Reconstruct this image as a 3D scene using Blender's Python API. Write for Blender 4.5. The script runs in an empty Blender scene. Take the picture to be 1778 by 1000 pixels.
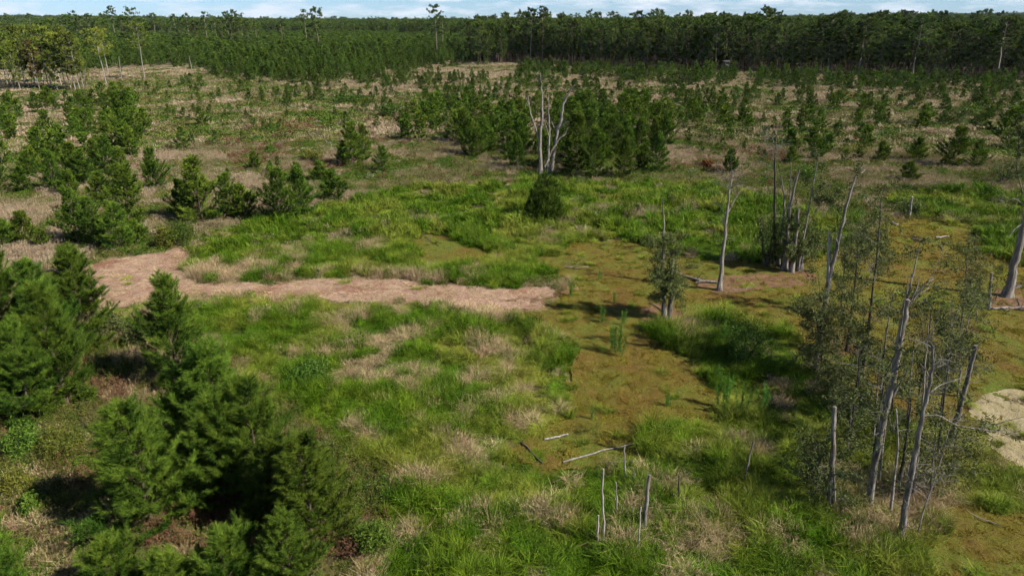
import bpy, math, random
import numpy as np
from mathutils import Vector

# ------------------------------------------------------------------ camera, sky, sun, exposure
SC = bpy.context.scene
C = SC.collection
CAM_H, PITCH, FPX = 20.0, math.radians(21.5), 1185.0      # eye height, downward pitch, focal length in photo pixels (1778 wide)
cam_d = bpy.data.cameras.new('camera')
cam_d.sensor_width = 36.0
cam_d.lens = 36.0 * FPX / 1778.0
cam_d.clip_start, cam_d.clip_end = 0.5, 20000.0
cam = bpy.data.objects.new('camera', cam_d)
cam.location = (0, 0, CAM_H)
cam.rotation_euler = (math.radians(90) - PITCH, 0, 0)
C.objects.link(cam)
SC.camera = cam

SUN_EL = math.radians(41)
SUN_AZ = math.atan2(0.92, -0.39)                           # clockwise from +Y
sun_dir = Vector((math.sin(SUN_AZ) * math.cos(SUN_EL), math.cos(SUN_AZ) * math.cos(SUN_EL), math.sin(SUN_EL)))
W = bpy.data.worlds.new('World')
SC.world = W
W.use_nodes = True
nt = W.node_tree
nt.nodes.clear()
wo = nt.nodes.new('ShaderNodeOutputWorld')
bg = nt.nodes.new('ShaderNodeBackground')
sky = nt.nodes.new('ShaderNodeTexSky')
sky.sky_type = 'NISHITA'
sky.sun_disc = False
sky.sun_elevation = SUN_EL
sky.sun_rotation = SUN_AZ
sky.air_density, sky.dust_density, sky.ozone_density = 1.0, 0.1, 3.0
sky.altitude = 400
tc = nt.nodes.new('ShaderNodeTexCoord')
mp = nt.nodes.new('ShaderNodeMapping')
mp.inputs['Scale'].default_value = (1.0, 1.0, 5.5)
nz = nt.nodes.new('ShaderNodeTexNoise')
nz.inputs['Scale'].default_value = 13.0
nz.inputs['Detail'].default_value = 7.0
nz.inputs['Roughness'].default_value = 0.58
rp = nt.nodes.new('ShaderNodeValToRGB')
rp.color_ramp.elements[0].position, rp.color_ramp.elements[0].color = 0.47, (0.0, 0.0, 0.0, 1)
rp.color_ramp.elements[1].position, rp.color_ramp.elements[1].color = 0.66, (0.85, 0.85, 0.85, 1)
mx = nt.nodes.new('ShaderNodeMixRGB')
mx.inputs[2].default_value = (10.2, 11.0, 12.4, 1)
nt.links.new(tc.outputs['Generated'], mp.inputs['Vector'])
nt.links.new(mp.outputs[0], nz.inputs['Vector'])
nt.links.new(nz.outputs[0], rp.inputs[0])
cm = nt.nodes.new('ShaderNodeMath')                          # clouds fuller near the horizon, thinned overhead out of view to weaken fill light
cm.operation = 'MULTIPLY'
nt.links.new(rp.outputs[0], cm.inputs[0])
nt.links.new(cm.outputs[0], mx.inputs[0])
tn = nt.nodes.new('ShaderNodeMixRGB')
tn.blend_type = 'MULTIPLY'
tn.inputs[0].default_value = 1.0
sx = nt.nodes.new('ShaderNodeSeparateXYZ')                  # colour correction: sky tinted bluer towards the horizon, near neutral overhead
nt.links.new(tc.outputs['Generated'], sx.inputs[0])
zr = nt.nodes.new('ShaderNodeMapRange')
zr.inputs['From Min'].default_value, zr.inputs['From Max'].default_value = 0.0, 0.35
zr.interpolation_type = 'SMOOTHSTEP'
nt.links.new(sx.outputs['Z'], zr.inputs['Value'])
zc = nt.nodes.new('ShaderNodeMapRange')
zc.inputs['From Min'].default_value, zc.inputs['From Max'].default_value = 0.05, 0.6
zc.inputs['To Min'].default_value, zc.inputs['To Max'].default_value = 1.0, 0.3
nt.links.new(sx.outputs['Z'], zc.inputs['Value'])
nt.links.new(zc.outputs[0], cm.inputs[1])
tg = nt.nodes.new('ShaderNodeMixRGB')
tg.inputs[1].default_value, tg.inputs[2].default_value = (0.74, 1.08, 1.72, 1), (0.88, 0.96, 1.08, 1)
nt.links.new(zr.outputs[0], tg.inputs[0])
nt.links.new(tg.outputs[0], tn.inputs[2])
nt.links.new(sky.outputs[0], tn.inputs[1])
nt.links.new(tn.outputs[0], mx.inputs[1])
nt.links.new(mx.outputs[0], bg.inputs[0])
bg.inputs[1].default_value = 0.05
nt.links.new(bg.outputs[0], wo.inputs[0])

sun_l = bpy.data.lights.new('sun', 'SUN')
sun_l.energy = 5.0
sun_l.angle = math.radians(0.53)
sun_l.color = (1.0, 0.925, 0.80)
sun = bpy.data.objects.new('sun', sun_l)
sun.rotation_euler = (-sun_dir).to_track_quat('-Z', 'Y').to_euler()
sun.location = (60, -30, 60)
C.objects.link(sun)

vs = SC.view_settings
vs.view_transform, vs.look, vs.exposure, vs.gamma = 'Standard', 'None', 0.8, 1.0
vs.use_curve_mapping = False
cy = SC.cycles
cy.max_bounces, cy.diffuse_bounces, cy.glossy_bounces = 3, 1, 1
cy.use_adaptive_sampling, cy.adaptive_threshold, cy.adaptive_min_samples = True, 0.03, 12
cy.transmission_bounces, cy.transparent_max_bounces = 2, 4
cy.use_denoising = True
cy.denoiser = 'OPENIMAGEDENOISE'
cy.denoising_input_passes = 'RGB_ALBEDO_NORMAL'
cy.denoising_prefilter = 'ACCURATE'

HAZE = 3e-5                                                   # air density per metre

# ------------------------------------------------------------------ projection helpers (photo pixel <-> place)
SP, CP = math.sin(PITCH), math.cos(PITCH)


def ray(px, py):
    a = (np.asarray(px, float) - 889.0) / FPX
    b = (500.0 - np.asarray(py, float)) / FPX
    return a, CP + b * SP, -SP + b * CP


def G(px, py, z=0.0):
    dx, dy, dz = ray(px, py)
    t = (z - CAM_H) / dz
    return np.array([dx * t, dy * t])


def at(px, py, Y):
    dx, dy, dz = ray(px, py)
    t = Y / dy
    return np.array([dx * t, Y, CAM_H + dz * t])


def proj(x, y, z=0.0):
    x, y = np.asarray(x, float), np.asarray(y, float)
    zz = np.asarray(z, float) - CAM_H
    d = np.maximum(y * CP - zz * SP, 0.01)
    return 889.0 + FPX * x / d, 500.0 - FPX * (y * SP + zz * CP) / d


def pip(px, py, poly):
    poly = np.asarray(poly, float)
    ins = np.zeros(np.shape(px), bool)
    n = len(poly)
    for i in range(n):
        x0, y0 = poly[i]
        x1, y1 = poly[(i + 1) % n]
        if y0 == y1:
            continue
        c = ((y0 > py) != (y1 > py)) & (px < (x1 - x0) * (py - y0) / (y1 - y0) + x0)
        ins ^= c
    return ins


def vnoise(x, y, seed=0):
    xi, yi = np.floor(x).astype(np.int64), np.floor(y).astype(np.int64)
    fx, fy = x - xi, y - yi
    fx, fy = fx * fx * (3 - 2 * fx), fy * fy * (3 - 2 * fy)

    def h(a, b):
        n = (a * 374761393 + b * 668265263 + seed * 974711) & 0xffffffff
        n = ((n ^ (n >> 13)) * 1274126177) & 0xffffffff
        return ((n ^ (n >> 16)) & 0xffff) / 65535.0
    return (h(xi, yi) * (1 - fx) + h(xi + 1, yi) * fx) * (1 - fy) + (h(xi, yi + 1) * (1 - fx) + h(xi + 1, yi + 1) * fx) * fy


def fbm(x, y, s, seed=0, oct=3):
    x, y = np.asarray(x, float) / s, np.asarray(y, float) / s
    r, a, t = 0.0, 1.0, 0.0
    for k in range(oct):
        r = r + a * vnoise(x * 2 ** k + 31.7 * k, y * 2 ** k - 17.3 * k, seed + k)
        t += a
        a *= 0.5
    return r / t


# ------------------------------------------------------------------ ground plan (outlines on the ground, written in photo pixels)
PATH = [(84, 455), (150, 461), (200, 450), (265, 440), (292, 436), (318, 430), (324, 455), (318, 475), (332, 490), (400, 492), (480, 492),
        (560, 490), (640, 487), (720, 491), (800, 497), (860, 502), (930, 500), (972, 506), (958, 520), (920, 537), (860, 542),
        (790, 540), (700, 532), (600, 525), (500, 520), (400, 519), (330, 521), (270, 527), (210, 536), (165, 528), (110, 500), (84, 478)]
PALE = [(1684, 705), (1712, 688), (1740, 683), (1790, 684), (1900, 690), (1900, 860), (1790, 822), (1745, 795), (1712, 770), (1690, 735)]
M_SMALL = [(715, 416), (745, 408), (795, 416), (846, 440), (832, 462), (760, 470), (715, 462)]
M_MAIN = [(870, 812), (905, 770), (935, 735), (980, 690), (1000, 640), (985, 590), (930, 560), (830, 548), (800, 534), (880, 530), (968, 510),
          (985, 495), (950, 480), (925, 468), (960, 438), (1000, 422), (1080, 418), (1150, 430), (1200, 450), (1330, 455), (1440, 440),
          (1500, 420), (1530, 385), (1600, 380), (1690, 400), (1710, 440), (1778, 465), (1950, 480), (2100, 1150), (1100, 1150), (1100, 830), (960, 815)]
L_UP = [(322, 475), (320, 455), (345, 430), (400, 398), (480, 380), (560, 362), (650, 345), (720, 332), (800, 325), (900, 318), (1000, 322),
        (1100, 318), (1230, 322), (1320, 345), (1420, 380), (1480, 390), (1500, 420), (1440, 440), (1330, 452), (1200, 450), (1150, 430),
        (1080, 418), (1000, 422), (960, 438), (925, 468), (955, 480), (900, 497), (860, 499), (800, 494), (720, 488), (640, 484),
        (480, 489), (400, 489), (335, 487)]
L_RIGHT = [(1540, 340), (1700, 330), (1900, 345), (1900, 472), (1778, 463), (1715, 440), (1690, 400), (1600, 378), (1545, 372)]
L_LOW = [(190, 541), (330, 523), (500, 521), (600, 526), (780, 541), (830, 552), (930, 560), (985, 590), (1000, 640), (980, 690), (935, 735),
         (905, 770), (880, 805), (960, 815), (1060, 835), (1130, 800), (1125, 765), (1250, 735), (1275, 690), (1240, 650), (1330, 655),
         (1400, 640), (1420, 660), (1500, 690), (1640, 760), (1680, 775), (1740, 800), (1790, 830), (2000, 870), (2000, 905), (1700, 890),
         (1640, 870), (1650, 1150), (560, 1150), (640, 950), (690, 860), (640, 790), (560, 740), (480, 690), (400, 620), (300, 560)]
ISLAND = [(1128, 568), (1200, 553), (1300, 560), (1370, 575), (1405, 650), (1330, 662), (1260, 645), (1180, 608), (1130, 592)]
STRAW = [(870, 720, 78, 26), (800, 792, 80, 26), (700, 845, 60, 22), (650, 740, 38, 45), (690, 905, 25, 70), (860, 605, 40, 18), (600, 560, 60, 14),
         (520, 435, 40, 14), (660, 486, 110, 8), (420, 476, 110, 11), (960, 890, 38, 45), (1585, 870, 90, 40), (1380, 690, 45, 22),
         (1195, 575, 28, 14), (1700, 800, 60, 26), (560, 640, 50, 20), (740, 385, 40, 12), (1050, 370, 60, 10), (590, 420, 30, 12), (1560, 880, 70, 60),
         (840, 920, 40, 60), (1170, 860, 40, 20), (1280, 790, 60, 15), (700, 640, 40, 12), (620, 1000, 60, 60)]
RUSSET = [(450, 265, 70, 30), (560, 285, 60, 22), (640, 235, 50, 14), (1220, 290, 60, 12), (1300, 265, 50, 10), (690, 210, 60, 10), (500, 220, 80, 14), (1340, 275, 40, 12)]
DEADHEAD = [(370, 880, 80, 80), (450, 900, 90, 80), (100, 660, 60, 30), (130, 850, 30, 30), (330, 1000, 60, 50), (560, 970, 50, 30), (230, 720, 40, 22), (250, 900, 40, 30), (300, 960, 60, 40), (25, 720, 30, 30), (200, 690, 40, 30), (600, 980, 60, 30), (960, 850, 14, 14), (1490, 900, 60, 40), (640, 690, 25, 14)]


def ell(px, py, L, k=1.0):
    m = np.zeros(np.shape(px))
    for (a, b, c, d) in L:
        m = np.maximum(m, 1.0 - ((px - a) / (c * k)) ** 2 - ((py - b) / (d * k)) ** 2)
    return m


def warped(x, y, amp=1.0):
    wx = (fbm(x, y, 2.2, 5) - 0.5) * 2.6 * amp
    wy = (fbm(x, y, 2.2, 9) - 0.5) * 2.6 * amp
    return proj(x + wx, y + wy)


def gz(x, y):
    x, y = np.asarray(x, float), np.asarray(y, float)
    px, py = proj(x, y)
    d = np.hypot(x, y)
    up = np.clip((y - 74) / 30, 0, 1) + np.clip((-x - 10 - 0.1 * y) / 12, 0, 1)
    a = (fbm(x, y, 23, 3) - 0.5) * 0.5 * np.clip(up, 0, 1)
    hill = 17 * np.exp(-(((x - 1250) / 700) ** 2 + ((y - 1900) / 600) ** 2)) + 13 * np.exp(-(((x + 1400) / 700) ** 2 + ((y - 1900) / 500) ** 2))
    hill = 0.95 * hill + 5 * (fbm(x, y, 420, 12, 3) - 0.5)
    return a + hill * np.clip((d - 750) / 500, 0, 1)


# ------------------------------------------------------------------ mesh helpers
class MB:
    def __init__(s):
        s.V, s.F, s.T, s.M, s.n = [], [], [], [], 0

    def add(s, V, F, tint=0.5, m=0):
        V = np.asarray(V, float).reshape(-1, 3)
        F = np.asarray(F, np.int64)
        s.V.append(V)
        s.F.append(F + s.n)
        s.T.append(np.broadcast_to(np.asarray(tint, float), (len(V),)))
        s.M.append(np.full(len(F), m, np.int32))
        s.n += len(V)
        return s

    def join(s, o, m=0):
        for V, F, T in zip(o.V, o.F, o.T):
            pass
        off = s.n
        s.V += o.V
        s.F += [f + off for f in o.F]
        s.T += o.T
        s.M += [np.full(len(f), m, np.int32) for f in o.F]
        s.n += o.n
        return s

    def mesh(s, name, mats, smooth=False):
        me = bpy.data.meshes.new(name)
        if s.n:
            V = np.concatenate(s.V)
            loops = np.concatenate([f.ravel() for f in s.F])
            tot = np.concatenate([np.full(len(f), f.shape[1], np.int64) for f in s.F])
            st = np.concatenate([[0], np.cumsum(tot)[:-1]])
            me.vertices.add(len(V))
            me.vertices.foreach_set('co', V.astype(np.float32).ravel())
            me.loops.add(len(loops))
            me.loops.foreach_set('vertex_index', loops.astype(np.int32))
            me.polygons.add(len(st))
            me.polygons.foreach_set('loop_start', st.astype(np.int32))
            me.polygons.foreach_set('material_index', np.concatenate(s.M))
            me.polygons.foreach_set('use_smooth', np.full(len(st), smooth))
            at_ = me.attributes.new('tint', 'FLOAT', 'POINT')
            at_.data.foreach_set('value', np.concatenate(s.T).astype(np.float32))
            me.update(calc_edges=True)
        for m in (mats if isinstance(mats, (list, tuple)) else [mats]):
            me.materials.append(m)
        return me


def unit(v):
    v = np.asarray(v, float)
    return v / np.maximum(np.linalg.norm(v, axis=-1, keepdims=True), 1e-9)


def tube(B, pts, rad, k=6, tint=0.5, rough=0.0, rng=None, m=0):
    pts = np.asarray(pts, float)
    n = len(pts)
    rad = np.broadcast_to(np.asarray(rad, float), (n,))
    T = unit(np.gradient(pts, axis=0))
    a = np.eye(3)[np.argmin(np.abs(T.mean(0)))]
    U = unit(np.cross(T, a))
    Vv = np.cross(T, U)
    ph = np.arange(k) * 2 * math.pi / k
    R = rad[:, None] * np.ones((1, k))
    if rough and rng is not None:
        R = R * (1 + rough * (rng.random((1, k)) - 0.5) * 1.2 + rough * (rng.random((n, k)) - 0.5))
    V = pts[:, None] + R[..., None] * (np.cos(ph)[None, :, None] * U[:, None] + np.sin(ph)[None, :, None] * Vv[:, None])
    V = V.reshape(-1, 3)
    i = np.arange(n - 1)[:, None] * k + np.arange(k)[None]
    j = np.arange(n - 1)[:, None] * k + (np.arange(k)[None] + 1) % k
    F = np.stack([i, j, j + k, i + k], -1).reshape(-1, 4)
    B.add(V, F, tint, m)
    tip = np.vstack([V[-k:], pts[-1:] + T[-1:] * rad[-1] * 0.5])
    B.add(tip, np.stack([np.arange(k), (np.arange(k) + 1) % k, np.full(k, k)], -1), tint, m)


def needles(B, P, D, L, n, nl, w, rng, th=(20, 65), sh=None, droop=0.0, m=0):
    P, D = np.asarray(P, float), unit(D)
    S = len(P)
    L = np.broadcast_to(np.asarray(L, float), (S,))
    a = np.where(np.abs(D[:, 2:3]) > 0.9, np.array([[1.0, 0, 0]]), np.array([[0, 0, 1.0]]))
    U = unit(np.cross(D, a))
    Vv = np.cross(D, U)
    t = rng.random((S, n))
    ph = rng.random((S, n)) * 2 * math.pi
    th_ = np.radians(th[0] + (th[1] - th[0]) * rng.random((S, n)) * (1.15 - 0.5 * t))
    dirs = np.cos(th_)[..., None] * D[:, None] + np.sin(th_)[..., None] * (np.cos(ph)[..., None] * U[:, None] + np.sin(ph)[..., None] * Vv[:, None])
    dirs[..., 2] -= droop
    dirs = unit(dirs)
    base = P[:, None] + D[:, None] * (L[:, None] * t)[..., None]
    tip = base + dirs * (nl * (0.65 + 0.5 * rng.random((S, n))))[..., None]
    side = unit(np.cross(dirs, rng.normal(size=(S, n, 3)))) * (w * 0.5)
    V = np.stack([base - side, base + side, tip], 2).reshape(-1, 3)
    F = np.arange(S * n * 3).reshape(-1, 3)
    sh = rng.random(S) if sh is None else np.asarray(sh)
    tint = np.repeat(np.clip(sh[:, None] + 0.25 * (rng.random((S, n)) - 0.5), 0, 1).ravel(), 3)
    B.add(V, F, tint, m)


def leaves(B, P, size, rng, tint=None, up=0.4, asp=0.55, m=0):
    P = np.asarray(P, float)
    n = len(P)
    N = unit(rng.normal(size=(n, 3)) + np.array([0, 0, up]))
    A = unit(np.cross(N, rng.normal(size=(n, 3))))
    Bv = np.cross(N, A)
    s = (size * (0.6 + 0.8 * rng.random(n)))[:, None]
    V = np.stack([P - A * s, P - Bv * s * asp * 0.5 + A * s * 0.1, P + A * s, P + Bv * s * asp * 0.5 + A * s * 0.1], 1).reshape(-1, 3)
    F = np.arange(n * 4).reshape(-1, 4)
    tn = rng.random(n) if tint is None else tint
    B.add(V, F, np.repeat(tn, 4), m)


def grow(B, tips, rng, p, d, L, r, depth, kids=(2, 4), kink=0.22, up=0.05, k=4, seg=4, spread=0.75, shrink=0.6):
    pts = [np.asarray(p, float)]
    d = unit(d)
    for i in range(seg):
        d = unit(d + rng.normal(size=3) * kink + np.array([0, 0, up]))
        pts.append(pts[-1] + d * L / seg)
    rr = np.linspace(r, r * 0.45 if depth else r * 0.3, seg + 1)
    tube(B, pts, rr, k if r > 0.012 else 3, rng.random())
    tips.append((pts[-1], d))
    if depth:
        for c in range(rng.integers(kids[0], kids[1] + 1)):
            i = rng.integers(1, seg + 1)
            q = unit(d + rng.normal(size=3) * spread)
            grow(B, tips, rng, pts[i], q, L * shrink * (0.7 + 0.5 * rng.random()), rr[i] * 0.65, depth - 1, kids, kink, up, k, seg, spread, shrink)
    else:
        tips.extend((q, d) for q in pts[1:-1])


# ------------------------------------------------------------------ materials
def mat_new(name):
    m = bpy.data.materials.new(name)
    m.use_nodes = True
    t = m.node_tree
    t.nodes.clear()
    o = t.nodes.new('ShaderNodeOutputMaterial')
    return m, t, o


def N(t, kind, **kw):
    n = t.nodes.new(kind)
    for k, v in kw.items():
        setattr(n, k, v)
    return n


def mixrgb(t, f, a, b, blend='MIX'):
    n = t.nodes.new('ShaderNodeMixRGB')
    n.blend_type = blend
    for i, v in enumerate((f, a, b)):
        if hasattr(v, 'node'):
            t.links.new(v, n.inputs[i])
        else:
            n.inputs[i].default_value = v if i == 0 else (*v, 1)
    return n.outputs[0]


def noise_fac(t, scale, lo, hi, detail=5, coord=None, stretch=None, rough=0.6):
    n = N(t, 'ShaderNodeTexNoise')
    n.inputs['Scale'].default_value = scale
    n.inputs['Detail'].default_value = detail
    n.inputs['Roughness'].default_value = rough
    c = coord
    if c is None:
        c = N(t, 'ShaderNodeTexCoord').outputs['Object']
    if stretch:
        mp = N(t, 'ShaderNodeMapping')
        mp.inputs['Scale'].default_value = stretch
        t.links.new(c, mp.inputs['Vector'])
        c = mp.outputs[0]
    t.links.new(c, n.inputs['Vector'])
    r = N(t, 'ShaderNodeMapRange')
    r.inputs['From Min'].default_value, r.inputs['From Max'].default_value = lo, hi
    t.links.new(n.outputs[0], r.inputs['Value'])
    return r.outputs[0]


def foliage(name, c0, c1, trans=0.3, jitter=0.25, spec=0.25, rough=0.55, inst=None):
    """blade / needle / leaf: colour runs c0..c1 with the piece's own tint; each plant is a little lighter or darker; inst: third colour by the plant's own tint"""
    m, t, o = mat_new(name)
    a = N(t, 'ShaderNodeAttribute', attribute_name='tint')
    col = mixrgb(t, a.outputs['Fac'], c0, c1)
    oi = N(t, 'ShaderNodeObjectInfo')
    if inst:
        ia = N(t, 'ShaderNodeAttribute', attribute_name='ptint', attribute_type='INSTANCER')
        col = mixrgb(t, ia.outputs['Fac'], col, inst)
    hs = N(t, 'ShaderNodeHueSaturation')
    mr = N(t, 'ShaderNodeMapRange')
    mr.inputs['To Min'].default_value, mr.inputs['To Max'].default_value = 1 - jitter, 1 + jitter
    t.links.new(oi.outputs['Random'], mr.inputs['Value'])
    t.links.new(mr.outputs[0], hs.inputs['Value'])
    mr2 = N(t, 'ShaderNodeMapRange')
    mr2.inputs['From Max'].default_value = 1.0
    mr2.inputs['To Min'].default_value, mr2.inputs['To Max'].default_value = 0.485, 0.512
    ml = N(t, 'ShaderNodeMath', operation='FRACT')
    m7 = N(t, 'ShaderNodeMath', operation='MULTIPLY')
    m7.inputs[1].default_value = 7.31
    t.links.new(oi.outputs['Random'], m7.inputs[0])
    t.links.new(m7.outputs[0], ml.inputs[0])
    t.links.new(ml.outputs[0], mr2.inputs['Value'])
    t.links.new(mr2.outputs[0], hs.inputs['Hue'])
    t.links.new(col, hs.inputs['Color'])
    p = N(t, 'ShaderNodeBsdfPrincipled')
    p.inputs['Roughness'].default_value = rough
    p.inputs['Specular IOR Level'].default_value = spec * 0.3
    t.links.new(hs.outputs[0], p.inputs['Base Color'])
    if trans:
        tr = N(t, 'ShaderNodeBsdfTranslucent')
        t.links.new(mixrgb(t, 0.5, hs.outputs[0], (0.9, 1.0, 0.35), 'MULTIPLY'), tr.inputs[0])
        ms = N(t, 'ShaderNodeMixShader')
        ms.inputs[0].default_value = trans
        t.links.new(p.outputs[0], ms.inputs[1])
        t.links.new(tr.outputs[0], ms.inputs[2])
        t.links.new(ms.outputs[0], o.inputs[0])
    else:
        t.links.new(p.outputs[0], o.inputs[0])
    return m


def bark(name, c0, c1, c2, scale=6.0, jitter=0.2, bump=0.6):
    m, t, o = mat_new(name)
    f = noise_fac(t, scale, 0.35, 0.65, 6, stretch=(1, 1, 0.18))
    f2 = noise_fac(t, scale * 0.35, 0.45, 0.7, 4, stretch=(1, 1, 0.4))
    col = mixrgb(t, f2, mixrgb(t, f, c0, c1), c2)
    oi = N(t, 'ShaderNodeObjectInfo')
    mr = N(t, 'ShaderNodeMapRange')
    mr.inputs['To Min'].default_value, mr.inputs['To Max'].default_value = 1 - jitter, 1 + jitter
    t.links.new(oi.outputs['Random'], mr.inputs['Value'])
    hs = N(t, 'ShaderNodeHueSaturation')
    t.links.new(mr.outputs[0], hs.inputs['Value'])
    t.links.new(col, hs.inputs['Color'])
    p = N(t, 'ShaderNodeBsdfPrincipled')
    p.inputs['Roughness'].default_value = 0.9
    p.inputs['Specular IOR Level'].default_value = 0.15
    t.links.new(hs.outputs[0], p.inputs['Base Color'])
    b = N(t, 'ShaderNodeBump')
    b.inputs['Strength'].default_value = bump
    b.inputs['Distance'].default_value = 0.03
    t.links.new(f, b.inputs['Height'])
    t.links.new(b.outputs[0], p.inputs['Normal'])
    t.links.new(p.outputs[0], o.inputs[0])
    return m


def earth(name, layers, bump=0.5, bscale=3.0, dist=0.06, rough=0.95):
    """layers: base colour, then (colour, noise scale, lo, hi[, stretch])"""
    m, t, o = mat_new(name)
    co = N(t, 'ShaderNodeTexCoord').outputs['Object']
    col = None
    for L in layers:
        if col is None:
            rgb = N(t, 'ShaderNodeRGB')
            rgb.outputs[0].default_value = (*L, 1)
            col = rgb.outputs[0]
        else:
            f = noise_fac(t, L[1], L[2], L[3], 6, co, L[4] if len(L) > 4 else None, 0.65)
            col = mixrgb(t, f, col, L[0])
    p = N(t, 'ShaderNodeBsdfPrincipled')
    p.inputs['Roughness'].default_value = rough
    p.inputs['Specular IOR Level'].default_value = 0.1
    t.links.new(col, p.inputs['Base Color'])
    b = N(t, 'ShaderNodeBump')
    b.inputs['Strength'].default_value = bump
    b.inputs['Distance'].default_value = dist
    t.links.new(noise_fac(t, bscale, 0.2, 0.8, 8, co, None, 0.75), b.inputs['Height'])
    t.links.new(b.outputs[0], p.inputs['Normal'])
    t.links.new(p.outputs[0], o.inputs[0])
    return m


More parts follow.
